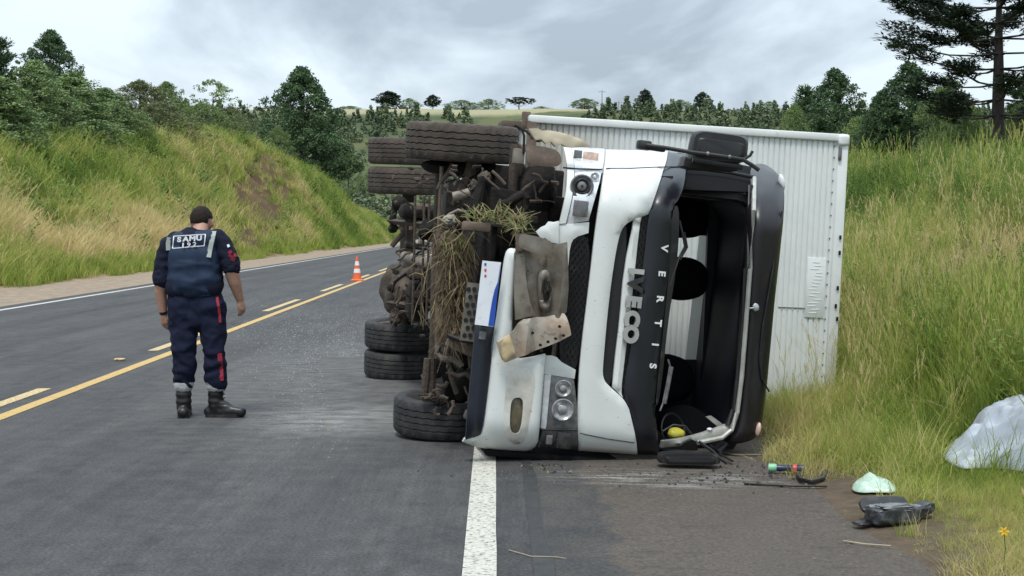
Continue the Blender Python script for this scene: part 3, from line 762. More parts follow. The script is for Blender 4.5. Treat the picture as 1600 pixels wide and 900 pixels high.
mb = MB(); mb.tube([TMi @ at(x, y, 8.98) for x, y in ((1092, 690), (1112, 704), (1124, 716), (1136, 724))], 0.011, 6); mb.build('mirror_arm', M['plastic'], mir2)

# wipers
for pts in (((1062, 345), (1066, 362), (1070, 385), (1060, 405), (1052, 430), (1048, 446)), ((1044, 562), (1047, 572), (1042, 600), (1036, 630), (1031, 642))):
    mb = MB(); mb.tube([CP_(x, y, -0.03, True) for x, y in pts], 0.007, 6); mb.tube([CP_(x + 3, y + 1, -0.035, True) for x, y in pts[1:4]], 0.010, 6, flat=0.4)
    mb.build('wiper', M['lamp'] if pts[0][1] > 500 else M['plastic'], truck)

# ------------------------------------------------------------------ cab shell and inside
U0, U1, V0, V1, W0, W1 = 0.80, 1.97, 0.10, 1.96, 0.20, 1.75
def ring(u0, u1, v0, v1, r=0.18, n=5):
    P_ = []
    for cx, cy, a0 in ((u1 - r, v1 - r, 0), (u0 + r, v1 - r, 90), (u0 + r, v0 + r, 180), (u1 - r, v0 + r, 270)):
        for k in range(n + 1):
            a = R(a0 + 90 * k / n); P_.append((cx + r * math.cos(a), cy + r * math.sin(a)))
    return P_
def shell(name, rings, mat, flip=False):
    vs = []; fs = []
    n = len(rings[0][0])
    for rr, w in rings: vs += [(u, w, v) for u, v in rr]
    for i in range(len(rings) - 1):
        for k in range(n): fs.append((i * n + k, i * n + (k + 1) % n, (i + 1) * n + (k + 1) % n, (i + 1) * n + k))
    return MB().add(vs, fs, CB).build(name, mat, truck)
o_ = lambda e: ring(U0 - e, U1 + e, V0 - e, V1 + e)
shell('cab_shell', [(o_(-0.05), 0.52), (o_(-0.01), 0.55), (o_(0), 0.66), (o_(0.0), 1.6), (o_(-0.03), 1.78), (o_(-0.07), 1.78), (o_(-0.045), 1.5), (o_(-0.045), 0.60), (o_(-0.05), 0.52)], M['white'])
shell('door_seal', [(o_(0.004), 0.60), (o_(0.004), 0.50), (o_(-0.06), 0.49), (o_(-0.06), 0.62)], M['plastic'])
MB().box((1.02, 0.92, 0.075), (1.75, 1.7, 0.05), CB, bev=0.02).build('cab_side_shade', M['seat'], truck)  # slab added to block light under the cab, black in place of shade
# back wall with its window
def quadpanel(name, pts_uvw, mat, parent=None):
    return MB().add(pts_uvw, [tuple(range(len(pts_uvw)))], CB).build(name, mat, parent or truck, False)
panel('cab_back_wall', [(900, 265, 0), (1185, 300, 0), (1170, 690, 0), (880, 690, 0)], M['interior'], w0=1.55, th=0.03, sp=0.15, sm=0, curved=False,
      holes=[[(1030, 368, 0), (1104, 368), (1108, 374), (1100, 552), (1090, 562), (1020, 562, 0)]])
inner = [(ring(U0 + 0.05, U1 - 0.05, V0 + 0.05, V1 - 0.05), w) for w in (0.40, 0.8, 1.3, 1.6)]
shell('headliner', inner, M['liner'])
panel('back_wall_trim', [(1108, 320), (1124, 322), (1112, 600), (1096, 600)], M['navy'], w0=1.35, th=0.04, sp=0.1, sm=0, curved=False)
# dashboard and floor side hide the engine bay
panel('dashboard', [(985, 275, 0), (1052, 275, 0), (1020, 690, 0), (960, 690, 0)], M['interior'], w0=0.22, th=0.5, sp=0.1, sm=0, curved=False)
panel('bulkhead', [(890, 300, 0), (1000, 270, 0), (975, 690, 0), (860, 690, 0)], M['dark'], w0=0.30, th=0.05, sp=0.2, sm=0, curved=False)
for (pts, w) in (([(1040, 420), (1058, 402), (1085, 402), (1108, 416), (1112, 440), (1104, 462), (1080, 470), (1056, 470), (1040, 460)], 1.2),
                 ([(1030, 590), (1036, 560), (1052, 555), (1075, 562), (1088, 580), (1088, 608), (1078, 625), (1050, 632), (1030, 625)], 1.1),
                 ([(1040, 290), (1100, 290), (1112, 330), (1108, 362), (1090, 372), (1060, 372), (1040, 350)], 1.2)):
    panel('seat_headrest' if w > 1.15 and pts[0][1] > 300 else 'seat_back', pts, M['seat'], w0=w, th=0.14, sp=0.05, rnd=0.06, rd=0.06, curved=False)
panel('seat_cushion', [(960, 420, 0), (1050, 400), (1052, 470), (1040, 480), (950, 480, 0)], M['seat'], w0=0.85, th=0.4, sp=0.08, sm=1, curved=False)
panel('side_trim', [(1035, 655), (1060, 640), (1088, 636), (1106, 650), (1122, 664), (1110, 682), (1040, 690)], M['seat'], w0=0.5, th=0.2, sp=0.08, curved=False)
mb = MB(); mb.lathe([(0.19, 0.0), (0.205, 0.012), (0.22, 0.0), (0.205, -0.012)], 28, Matrix.Translation(CP_(1052, 672, 0.35)) @ CB @ Matrix.Rotation(R(70), 4, 'X') @ Matrix.Rotation(R(30), 4, 'Y') @ Matrix.Scale(0.55, 4), closed=True); mb.build('steering_wheel', M['plastic'], truck)
mb = MB().lump(CP_(1056, 677, 0.2), (0.06, 0.04, 0.035), 0.15, 2, 4); mb.build('cab_fluid_bottle', M['yellow'], truck)
mb = MB().tube([CP_(x, y, 0.1) for x, y in ((1036, 674), (1052, 664), (1070, 666), (1080, 678))], 0.008, 6); mb.build('door_handle', M['plastic'], truck)
mb = MB().lump(CP_(1109, 671, 0.15), (0.02, 0.02, 0.012), 0.1, 2, 1, 2); mb.build('trim_clip', M['letter'], truck)

# ------------------------------------------------------------------ wheels
def tyre_mesh(w, mat, name='tyre'):
    Rr = 0.412; h = w / 2
    pr = [(0.275, -h * 0.80), (0.30, -h * 0.95), (0.345, -h), (0.385, -h * 0.97), (0.400, -h * 0.88)]
    k = 5
    edges = np.linspace(-h * 0.82, h * 0.82, k + 1)
    for i in range(k):
        a, c2 = edges[i], edges[i + 1]; g_ = 0.006
        cr_ = lambda z: Rr - 0.006 * (z / h) ** 2
        pr += [(cr_(a) - (0.014 if i else 0.006), a + (0.001 if i else 0)), (cr_(a), a + g_), (cr_(c2), c2 - g_), (cr_(c2) - (0.014 if i < k - 1 else 0.006), c2 - (0.001 if i < k - 1 else 0))]
    pr += [(0.400, h * 0.88), (0.385, h * 0.97), (0.345, h), (0.30, h * 0.95), (0.275, h * 0.80), (0.262, 0.0)]
    nseg = 120
    mb = MB().lathe(pr, nseg, closed=True)
    out = []
    for i, (x, y, z) in enumerate(mb.v):
        k_ = i % nseg; rr_ = math.hypot(x, y)
        if rr_ > 0.394 and abs(z) < h * .80: z += 0.0026 * (1 if (k_ // 2) % 2 else -1)
        if rr_ > 0.394 and abs(z) > h * .62 and (k_ % 5 == 0): x *= .978; y *= .978
        if rr_ > 0.405 and (k_ % 4 == 0): x *= .990; y *= .990
        out.append((x, y, z))
    mb.v = out
    me = mb.mesh(name); me.materials.append(mat); return me
def rim_mesh(w):
    h = w / 2
    pr = [(0.276, -h * 0.8), (0.262, -h * 0.72), (0.25, -h * 0.3), (0.20, 0.0), (0.15, 0.01), (0.13, -0.05), (0.10, -0.09), (0.0, -0.09)]
    mb = MB().lathe(pr, 36); mb.lathe([(0.276, h * 0.8), (0.262, h * 0.72), (0.25, h * 0.4), (0.22, 0.05), (0.15, 0.03), (0.11, 0.08), (0.0, 0.08)], 36)
    for k in range(6):
        a = k * math.pi / 3; mb.lathe([(0.0, 0.05), (0.014, 0.05), (0.014, 0.0)], 6, Matrix.Translation((0.17 * math.cos(a), 0.17 * math.sin(a), 0.02)))
    me = mb.mesh('wheel'); me.materials.append(M['rim']); return me
W_ = 0.27
t_cl, t_mu, r_me = tyre_mesh(W_, M['rubber']), tyre_mesh(W_, M['rubber_mud']), rim_mesh(W_)
def wheel(pos_w, mud, axis_w, tilt=(0, 0)):
    ax = (TMi.to_3x3() @ Vector(axis_w)).normalized()
    q = ax.to_track_quat('Z', 'Y').to_matrix().to_4x4()
    o = link('wheel', r_me, None, truck); o.matrix_local = Matrix.Translation(TMi @ Vector(pos_w)) @ Matrix.Rotation(R(tilt[0]), 4, 'X') @ Matrix.Rotation(R(tilt[1]), 4, 'Y') @ q
    t = link('tyre', t_mu if mud else t_cl, None, o)
    return o
fl = Vector((-0.46, 10.3, 0.155)); fu = Vector((-0.36, 10.22, 2.135))
rl = Vector((-1.11, 14.45, 0.14)); ru = Vector((-1.05, 14.35, 2.30))
wheel(fl, False, fu - fl, (0, -1)); wheel(fu, True, fu - fl, (1.5, 0.5))
axd = (ru - rl).normalized()
wheel(rl, False, axd); wheel(rl + axd * 0.295, False, axd)
wheel(ru, True, axd); wheel(ru - axd * 0.295, True, axd)

# ------------------------------------------------------------------ chassis seen from the front and below
def ptube(name, pts, rpx, Y, mat, n=8, flat=1.0):
    """tube through pixels at distance(s) Y; radius in pixels there"""
    Ys = Y if isinstance(Y, (list, tuple)) else [Y] * len(pts)
    rs = rpx if isinstance(rpx, (list, tuple)) else [rpx] * len(pts)
    return MB().tube([P(x, y, yy) for (x, y), yy in zip(pts, Ys)], [r / F * yy for r, yy in zip(rs, Ys)], n, flat=flat).build(name, mat, truck)
def plump(name, px, py, rx, ry, Y, mat, amp=0.2, fr=3, seed=0, dz=None):
    k = Y / F
    return MB().lump(P(px, py, Y), (rx * k, (dz if dz else min(rx, ry)) * k, ry * k), amp, fr, seed).build(name, mat, truck)
def pbox(name, x0, y0, x1, y1, Y, depth, mat, rot=0, bev=0.015):
    k = Y / F
    c = P((x0 + x1) / 2, (y0 + y1) / 2, Y)
    return MB().box(c + Vector((0, depth / 2, 0)), (abs(x1 - x0) * k, depth, abs(y1 - y0) * k), rot=(0, R(rot), 0), bev=bev).build(name, mat, truck)
# rails run back from the front axle to the tail
for vv in (0.72, 1.45):
    MB().box((0.36, 4.2, vv), (0.20, 7.4, 0.075), bev=0.01).build('chassis_rail', M['dark'], truck)
# rear axle group
ptube('rear_axle', [(640, 300), (636, 400), (634, 520)], [11, 12, 11], 14.4, M['grime'], 12)
MB().lump(P(633, 452, 14.3), (0.24, 0.30, 0.31), 0.12, 3.5, 2, 4).build('differential', M['grime'], truck)
MB().lump(P(640, 452, 13.9), (0.16, 0.2, 0.2), 0.2, 3.5, 5).build('differential_cover', M['brown'], truck)
plump('brake_chamber', 624, 318, 12, 12, 13.9, M['dark'], 0.05, 2, 1)
plump('brake_chamber', 636, 356, 12, 9, 13.7, M['brown'], 0.15, 3, 2)
plump('brake_chamber', 614, 357, 8, 7, 13.9, M['dark'], 0.15, 3, 3)
plump('brake_chamber', 645, 452, 12, 14, 13.5, M['grime'], 0.12, 3, 4)
plump('brake_chamber', 611, 450, 6, 6, 13.8, M['dark'], 0.1, 3, 6)
ptube('spring_pack', [(612, 474), (640, 478), (680, 482)], [10, 10, 9], [14.0, 13.2, 12.2], M['grime'], 4, .5)
ptube('spring_pack', [(612, 346), (640, 349), (680, 352)], [9, 9, 8], [14.0, 13.2, 12.2], M['grime'], 4, .5)
for xx in (646, 660, 668): ptube('frame_pipe', [(xx + 3, 306), (xx + 1, 400), (xx - 2, 508)], 2.2, 12.0, M['grime'], 6)
pbox('frame_bracket', 636, 420, 668, 436, 12.4, 0.2, M['grime'], 4)
pbox('frame_bracket', 634, 380, 668, 390, 12.5, 0.2, M['dark'], 4)
pbox('air_tank', 640, 440, 672, 504, 12.6, 0.5, M['dark'], 3, 0.07)
plump('hub_mud', 622, 490, 11, 11, 13.8, M['brown'], 0.35, 5, 7)
plump('hub_mud', 618, 498, 9, 9, 13.6, M['grime'], 0.4, 5, 8)
for y in (320, 350, 470, 500): ptube('leaf_spring', [(640, y), (655, y + 3), (676, y + 4)], [7, 7, 6], [14.6, 13.4, 12.3], M['grime'], 6, 0.5)
ptube('shock_absorber', [(612, 385), (622, 372), (634, 362)], [4, 5, 4], 13.6, M['grime'])
ptube('spring_hanger', [(617, 320), (613, 350)], 5, 13.9, M['dark'])
pbox('spare_bracket', 655, 365, 663, 385, 12.6, 0.1, M['steel'], 5)
pbox('cross_member', 640, 318, 676, 330, 12.8, 0.15, M['brown'], 2)
ptube('drive_shaft', [(633, 401), (655, 407), (680, 414)], [8.5, 9, 9], [13.2, 12.6, 12.0], M['steel'], 14)
ptube('shaft_band', [(656, 407.2), (658, 407.8)], [9.6, 9.6], [12.58, 12.55], M['grime'], 14)
MB().lump((0.22, 2.9, 1.05), (0.22, 1.0, 0.36), 0.15, 3, 31).build('gearbox', M['dark'], truck)
MB().box((0.40, 1.15, 1.05), (0.35, 1.3, 1.25), bev=0.05).build('engine_block', M['dark'], truck)
MB().box((0.32, 2.6, 1.0), (0.1, 1.5, 1.75), bev=0.02).build('undertray', M['dark'], truck)
pbox('tank', 628, 318, 688, 344, 12.8, 0.5, M['dark'], 3, 0.06)
plump('gear_housing', 668, 360, 14, 18, 12.0, M['dark'], 0.15, 3, 19)
plump('gear_housing', 662, 470, 16, 20, 12.4, M['dark'], 0.25, 4, 20)
# front axle beam (thin upright bar in the picture) and steering
ptube('front_axle', [(686, 255), (683, 330), (679, 420), (677, 520), (674, 600), (670, 640)], [6, 6, 6, 6.5, 7, 8], 10.25, M['grime'], 8, 0.8)
ptube('tie_rod', [(690, 260), (686, 340), (683, 440), (682, 560)], [3.2, 3, 3, 3.5], 9.95, M['brown'], 6)
ptube('axle_rod', [(707, 255), (702, 268), (690, 282), (684, 296)], [3, 4, 4, 3], 9.95, M['grime'])
ptube('king_pin', [(808, 226), (806, 250), (803, 300), (806, 340)], [11, 11, 9, 8], 9.75, M['grime'], 10)
ptube('upper_arm', [(742, 250), (735, 275), (722, 300), (706, 320)], [12, 11, 9, 7], 10.1, M['brown'], 8)
pbox('hub_plate', 802, 232, 820, 256, 9.6, 0.05, M['steel'], 3, 0.006)
plump('brake_drum', 720, 262, 62, 14, 10.3, M['dark'], 0.08, 2, 11, 40)
plump('brake_drum', 680, 622, 50, 9, 10.3, M['dark'], 0.08, 2, 12, 40)
# engine, sump, hoses
plump('engine_sump', 842, 300, 28, 52, 9.7, M['dark'], 0.12, 2.5, 13)
plump('engine_sump', 812, 296, 18, 34, 9.9, M['dark'], 0.2, 3, 14)
plump('engine_cover', 760, 300, 30, 36, 10.1, M['dark'], 0.3, 3.5, 15)
plump('engine_cover', 745, 322, 20, 24, 9.8, M['dark'], 0.25, 3.5, 16)
plump('bell_housing', 757, 280, 10, 12, 9.6, M['grime'], 0.2, 4, 17)
ptube('strut', [(757, 276), (748, 305), (742, 330)], [6, 10, 16], 9.55, M['dark'], 10)
ptube('brace_rod', [(757, 276), (768, 286), (780, 296)], 2, 9.5, M['grime'])
ptube('exhaust_pipe', [(708, 308), (722, 305), (736, 300)], [8, 8, 7.5], 9.6, M['steel'], 14)
plump('exhaust_end', 741, 292, 9, 10, 9.7, M['grime'], 0.25, 4, 18)
ptube('radiator_hose', [(778, 320), (794, 318), (806, 310), (816, 304), (822, 310), (820, 326), (814, 345)], [7, 7.5, 8, 8, 7, 6, 6], 9.4, M['dark'], 12)
ptube('radiator_hose', [(796, 315), (800, 320), (795, 325)], [9, 9, 8], 9.45, M['grime'], 12)
ptube('air_line', [(690, 345), (702, 335), (716, 328), (728, 332), (732, 346)], 2.4, 9.55, M['steel'])
plump('valve_block', 703, 344, 12, 8, 9.5, M['steel'], 0.25, 5, 21)
plump('valve_block', 722, 336, 9, 9, 9.6, M['grime'], 0.3, 5, 22)
pbox('cross_beam', 724, 347, 768, 362, 9.25, 0.12, M['brown'], 2)
pbox('cross_beam', 766, 346, 804, 356, 9.3, 0.12, M['grime'], 4)
pbox('radiator_support', 768, 352, 776, 408, 9.35, 0.3, M['dark'], 2)
pbox('radiator_support', 780, 356, 800, 400, 9.5, 0.1, M['dark'], 0)
pbox('cross_beam', 818, 338, 842, 352, 9.3, 0.1, M['dark'], -4)
# perforated step plate
def perf():
    k = 9.35 / F
    mb = MB()
    x0, x1, y0, y1 = 726, 752, 440, 530
    mb.box(P(739, 488, 9.40), (30 * k, 0.012, 92 * k), rot=(0, R(5), 0))
    o = mb.build('step_plate', M['bracket'], truck)
    hb = MB()
    for r_ in range(7):
        for q in range(2 if r_ % 2 else 3):
            x = 729 + q * 9 + (4 if r_ % 2 else 0) + (3 - r_) * 0.9 * 1.2; y = 452 + r_ * 12
            hb.lathe([(0.0, 0.004), (3.6 * k, 0.004), (3.6 * k, -0.004)], 10, Matrix.Translation(P(x, y, 9.385)) @ Matrix.Rotation(R(90), 4, 'X'))
    h_ = hb.build('step_perforation', M['mesh_black'], o); h_['kind'] = 'stuff'
perf()
# lower front corner: beam, springs, hoses
MB().box(P(724, 542, 9.5), (0.24, 0.10, 0.085), rot=(0, R(22), 0), bev=0.012).build('cross_beam', M['brown'], truck)
ptube('stabiliser_bar', [(700, 524), (722, 532), (742, 535)], [4, 3.5, 3], 9.42, M['plastic'])
ptube('brake_hose', [(684, 540), (682, 552), (690, 560), (704, 561), (716, 565), (722, 572)], [4, 4.5, 5, 5, 5, 5], 9.6, M['steel'], 10)
ptube('brake_hose', [(704, 583), (716, 588), (728, 584), (738, 592), (744, 604)], [4, 4.5, 4.5, 4.5, 4], 9.55, M['grime'], 10)
ptube('leaf_spring', [(686, 540), (692, 570), (704, 600), (716, 630)], [9, 10, 11, 11], [9.9, 9.9, 10, 10.1], M['dark'], 8, 0.6)
ptube('leaf_spring', [(700, 560), (706, 590), (714, 615)], [4, 5, 5], 9.7, M['grime'], 8)
ptube('shackle', [(668, 560), (666, 590), (664, 612)], [6, 7, 6], 9.9, M['grime'])
plump('shackle_bush', 670, 620, 12, 8, 9.9, M['grime'], 0.3, 5, 23)
plump('shackle_bush', 686, 628, 10, 6, 9.85, M['dark'], 0.3, 5, 24)
plump('steering_box', 724, 600, 16, 26, 9.8, M['dark'], 0.15, 3, 25)
plump('hub_cap', 731, 648, 7, 9, 9.75, M['steel'], 0.1, 3, 26)
pbox('mud_guard', 700, 480, 735, 640, 10.1, 0.3, M['dark'], 4)
pbox('mud_guard', 690, 280, 720, 480, 10.9, 0.3, M['dark'], 3)
pbox('cooling_fan_shroud', 770, 262, 880, 345, 10.0, 0.2, M['dark'], 2)
pbox('radiator', 748, 300, 880, 560, 9.62, 0.10, M['dark'], 5)
# torn tin near the top wheel
panel('torn_tin', [(818, 214), (826, 222), (838, 222), (836, 232), (832, 236), (826, 226)], M['steel'], w0=0.3, th=0.004, sp=0.04, sm=0, curved=False, wadd=lambda u, v: 0.8 * abs(u - 0.6))
ptube('torn_stay', [(815, 200), (819, 212), (818, 240)], 2.0, 9.6, M['dark'])
ptube('torn_stay', [(804, 196), (822, 205), (834, 215)], 2.2, 9.6, M['dark'])
plump('torn_foam', 845, 216, 14, 5, 9.3, M['grime'], 0.5, 6, 27)
rc = random.Random(44)
for i in range(34):
    x, y = rc.uniform(690, 868), rc.uniform(262, 345)
    Y = rc.uniform(9.45, 9.75); pts = [(x, y)]
    a = rc.choice((0, 1.57, 0.6, -0.7)) + rc.gauss(0, .25)
    for k in range(3):
        a += rc.gauss(0, .6); x += 11 * math.cos(a); y += 9 * math.sin(a); pts.append((min(max(x, 686), 872), min(max(y, 260), 350)))
    ptube('hose' if i % 3 else 'bracket_rod', pts, rc.uniform(1.2, 3.0), Y, M[rc.choice(('dark', 'dark', 'grime', 'grime', 'brown'))], 6, rc.choice((1, 1, .4)))
for i in range(30):
    x, y = rc.uniform(616, 676), rc.uniform(310, 505)
    Y = rc.uniform(12.2, 13.4); pts = [(x, y)]; a = rc.uniform(0, 3.14)
    for k in range(3):
        a += rc.gauss(0, .5); x += 8 * math.cos(a); y += 9 * math.sin(a); pts.append((min(max(x, 612), 682), min(max(y, 306), 512)))
    ptube('hose' if i % 3 else 'bracket_rod', pts, rc.uniform(1.0, 2.6), Y, M[rc.choice(('dark', 'grime', 'grime', 'brown'))], 6)
for i in range(22):
    x, y = rc.uniform(668, 740), rc.uniform(530, 640)
    pts = [(x, y)]; a = rc.uniform(.8, 2.2)
    for k in range(3):
        a += rc.gauss(0, .5); x += 7 * math.cos(a); y += 9 * math.sin(a); pts.append((min(max(x, 664), 742), min(max(y, 528), 648)))
    ptube('hose' if i % 3 else 'bracket_rod', pts, rc.uniform(1.5, 4), rc.uniform(9.5, 9.9), M[rc.choice(('dark', 'grime', 'grime', 'brown'))], 6)
rb = random.Random(5)
mb = MB()
for i in range(70):
    x, y = rb.uniform(612, 860), rb.uniform(262, 610)
    if x > 735 and y > 350: continue
    Y = 13.2 if x < 655 else rb.uniform(9.6, 10.4)
    if x > 660 and x < 800 or y < 520:
        k = Y / F; mb.lump(P(x, y, Y), (rb.uniform(2, 6) * k, 3 * k, rb.uniform(2, 6) * k), 0.4, 5, i, 1)
o = mb.build('mud_clods', M['grime'], truck); o['kind'] = 'stuff'

# ------------------------------------------------------------------ cargo box
BW = 2.32
def buv(px, py):
    d = TMi.to_3x3() @ ray(px, py); o = TMi @ CAM0; t = (BW - o.y) / d.y
    return o.x + d.x * t, o.z + d.z * t
bu0, bv1 = buv(826, 186); bu1, bv1b = buv(1326, 206)
bv1 = (bv1 + bv1b) / 2 + 0.004
bv0 = bv1 - 2.42
BL = 5.2
# corrugated front wall
cols_ = []
pitch = 0.047
u = bu0 + 0.06
while u < bu1 - 0.10:
    cols_ += [(u, 0.0), (u + pitch * 0.66, 0.0), (u + pitch * 0.74, 0.011), (u + pitch * 0.90, 0.011)]
    u += pitch
cols_.append((bu1 - 0.09, 0.0))
vs = []
for uu, dw in cols_:
    for vv in np.linspace(bv0 + 0.05, bv1 - 0.06, 6): vs.append((uu, BW + dw, vv))
fs = [(i * 6 + k, (i + 1) * 6 + k, (i + 1) * 6 + k + 1, i * 6 + k + 1) for i in range(len(cols_) - 1) for k in range(5)]
box = MB().box(((bu0 + bu1) / 2, BW + 0.05 + BL / 2, (bv0 + bv1) / 2), (bu1 - bu0 - 0.02, BL - 0.04, bv1 - bv0 - 0.02)).build('cargo_box', M['box_rail'], truck, False)
MB().add(vs, fs).build('front_sheet', M['box'], box, False)
MB().box(((bu0 + bu1) / 2, BW + 0.01, bv1 - 0.030), (bu1 - bu0, 0.08, 0.062), bev=0.012).build('top_rail', M['box_rail'], box)
MB().box((bu1 - 0.045, BW + 0.008, (bv0 + bv1) / 2), (0.090, 0.075, bv1 - bv0 - 0.004), bev=0.018).build('roof_rail', M['box_rail'], box)
MB().box((bu0 + 0.03, BW + 0.012, (bv0 + bv1) / 2 - 0.02), (0.07, 0.08, bv1 - bv0 - 0.05), bev=0.008).build('floor_rail', M['brown'], box)
MB().box(((bu0 + bu1) / 2, BW + 0.012, bv0 + 0.03), (bu1 - bu0, 0.08, 0.07), bev=0.008).build('lower_rail', M['box_rail'], box)
MB().lump((bu1 - 0.05, BW - 0.01, bv1 - 0.05), (0.052, 0.045, 0.052), 0.06, 3, 1, sq=.6).build('corner_cap', M['box_rail'], box)
ua, va_ = buv(1262, 402); ub, vb_ = buv(1286, 497)
mb = MB().box(((ua + ub) / 2, BW - 0.004, (va_ + vb_) / 2), (ub - ua, 0.012, va_ - vb_), bev=0.004)
rb = random.Random(3)
for k in range(16):
    mb.box((ua + (ub - ua) * rb.uniform(0.3, 0.7), BW - 0.010, vb_ + (va_ - vb_) * (0.08 + 0.84 * k / 15)), (0.05 + 0.03 * rb.random(), 0.004, 0.010), rot=(0, R(rb.uniform(-8, 8)), 0), bev=0.002)
mb.build('maker_plate', M['box'], box)
mb = MB()
for px, py in ((1312, 371), (1311, 395), (1308, 450), (1305, 478), (1307, 498)):
    uu, vv = buv(px, py); mb.box((uu - 0.01, BW - 0.04, vv), (0.02, 0.006, 0.035), bev=0.002)
o = mb.build('chipped_paint', M['dark'], box); o['kind'] = 'stuff'
mb = MB()
for k in range(24):
    vv = bv0 + 0.1 + k * (bv1 - bv0 - 0.2) / 23; mb.lump((bu1 - 0.115, BW - 0.002, vv), (0.008, 0.006, 0.008), 0, 1, 0, 1)
for k in range(30):
    uu = bu0 + 0.15 + k * (bu1 - bu0 - 0.3) / 29; mb.lump((uu, BW - 0.037, bv1 - 0.07), (0.006, 0.005, 0.006), 0, 1, 0, 1)
o = mb.build('riveting', M['lamp'], box); o['kind'] = 'stuff'
uu, vv = buv(1310, 240); MB().box((uu, BW - 0.035, vv), (0.028, 0.03, 0.12), bev=0.01).build('marker_lamp', M['lamp'], box)
uu0, vv0 = buv(1216, 480); uu1, vv1_ = buv(1262, 480); MB().box(((uu0 + uu1) / 2, BW - 0.003, vv0), (uu1 - uu0, 0.004, 0.008)).build('sheet_seam', M['lamp'], box)
mb = MB().box(P(822, 188, 11.5), (0.07, 0.05, 0.14), bev=0.01); mb.box(P(800, 196, 11.9), (0.20, 0.3, 0.06), bev=0.01); mb.build('floor_bracket', M['brown'], box)
mb = MB().tube([P(1302, 552, 13.6), P(1326, 590, 13.4), P(1346, 628, 13.2)], 0.03, 8); mb.build('broken_stay', M['plastic'], box)

# ------------------------------------------------------------------ grass: instanced blades
PROTO = bpy.data.collections.new('grass_prototypes')
def attr_mat(name, ramp_cols, rough=0.75, trans=0.25):
    """colour by plant (instance attribute 'tint') and a little by blade"""
    b = NB(name)
    a = b.node('ShaderNodeAttribute'); a.attribute_type = 'INSTANCER'; a.attribute_name = 'tint'
    v = b.node('ShaderNodeAttribute'); v.attribute_type = 'GEOMETRY'; v.attribute_name = 'blade'
    f = b.math('ADD', a.outputs['Fac'], b.math('MULTIPLY', b.math('SUBTRACT', v.outputs['Fac'], 0.5), 0.34))
    x = b.node('ShaderNodeValToRGB'); b.l.new(f, x.inputs[0])
    els = x.color_ramp.elements
    els[0].position, els[0].color = ramp_cols[0][0], c4(ramp_cols[0][1]); els[1].position, els[1].color = ramp_cols[-1][0], c4(ramp_cols[-1][1])
    for p, c in ramp_cols[1:-1]: e_ = els.new(p); e_.color = c4(c)
    b.l.new(x.outputs[0], b.p.inputs['Base Color']); b.p.inputs['Roughness'].default_value = rough
    b.p.inputs['Specular IOR Level'].default_value = 0.2
    if trans:
        t = b.node('ShaderNodeBsdfTranslucent'); b.l.new(x.outputs[0], t.inputs['Color'])
        mxs = b.node('ShaderNodeMixShader'); mxs.inputs[0].default_value = trans
        b.l.new(b.p.outputs[0], mxs.inputs[1]); b.l.new(t.outputs[0], mxs.inputs[2])
        b.l.new(mxs.outputs[0], b.n['Material Output'].inputs['Surface'])
    return b.m
M['grass'] = attr_mat('grass_blades', [(0.0, (0.085, 0.145, 0.030)), (0.3, (0.235, 0.320, 0.055)), (0.5, (0.375, 0.425, 0.095)), (0.7, (0.47, 0.41, 0.16)), (1.0, (0.66, 0.53, 0.28))], trans=0.38)
M['leafy'] = attr_mat('weed_leaves', [(0.0, (0.075, 0.13, 0.035)), (0.5, (0.17, 0.26, 0.06)), (1.0, (0.28, 0.34, 0.10))], trans=0.38)
def proto(name, V, Fc, mat, blade):
    me = fastmesh(name, V, Fc); me.materials.append(mat)
    at_ = me.attributes.new('blade', 'FLOAT', 'POINT'); at_.data.foreach_set('value', np.asarray(blade, np.float32))
    o = bpy.data.objects.new(name, me); PROTO.objects.link(o); return o
def tuft(name, n, h, rad, w, lean, seed, head=0.0, mat=None, seg=3):
    r = np.random.default_rng(seed); V = []; Fc = []; bl = []
    for i in range(n):
        a = r.uniform(0, 2 * math.pi); rr = rad * math.sqrt(r.random())
        bx, by = rr * math.cos(a), rr * math.sin(a)
        da = r.uniform(0, 2 * math.pi); ln = lean * r.uniform(0.2, 1.0); hh = h * r.uniform(0.5, 1.05)
        wa = r.uniform(0, math.pi); ww = w * r.uniform(0.6, 1.3)
        hd = r.random() < head
        bv = r.random()
        b0 = len(V)
        for k in range(seg + 1):
            t = k / seg
            cx = bx + math.cos(da) * ln * hh * t * t; cy = by + math.sin(da) * ln * hh * t * t
            cz = hh * t * (1 - 0.35 * ln * t)
            q = ww * (1 - t * 0.92) if not hd else ww * 0.45
            V += [(cx - q * math.cos(wa), cy - q * math.sin(wa), cz), (cx + q * math.cos(wa), cy + q * math.sin(wa), cz)]
            bl += [bv, bv]
        for k in range(seg): Fc.append((b0 + 2 * k, b0 + 2 * k + 1, b0 + 2 * k + 3, b0 + 2 * k + 2))
        if hd:      # seed head
            for q in range(7):
                t = 0.82 + 0.2 * q / 7; sd = 1 if q % 2 else -1
                px = bx + math.cos(da) * ln * hh * t * t; py = by + math.sin(da) * ln * hh * t * t; pz = hh * t * (1 - 0.35 * ln * t)
                e = len(V); l_ = h * 0.042; aa = da + sd * 1.2 + r.uniform(-1, 1)
                V += [(px, py, pz), (px + math.cos(aa) * l_ * .13, py + math.sin(aa) * l_ * .13, pz + l_ * .4), (px + math.cos(aa) * l_ * .25, py + math.sin(aa) * l_ * .25, pz + l_ * 1.2), (px, py, pz + l_ * .8)]
                bl += [1.25] * 4; Fc.append((e, e + 1, e + 2, e + 3))
    return proto(name, V, Fc, mat or M['grass'], bl)
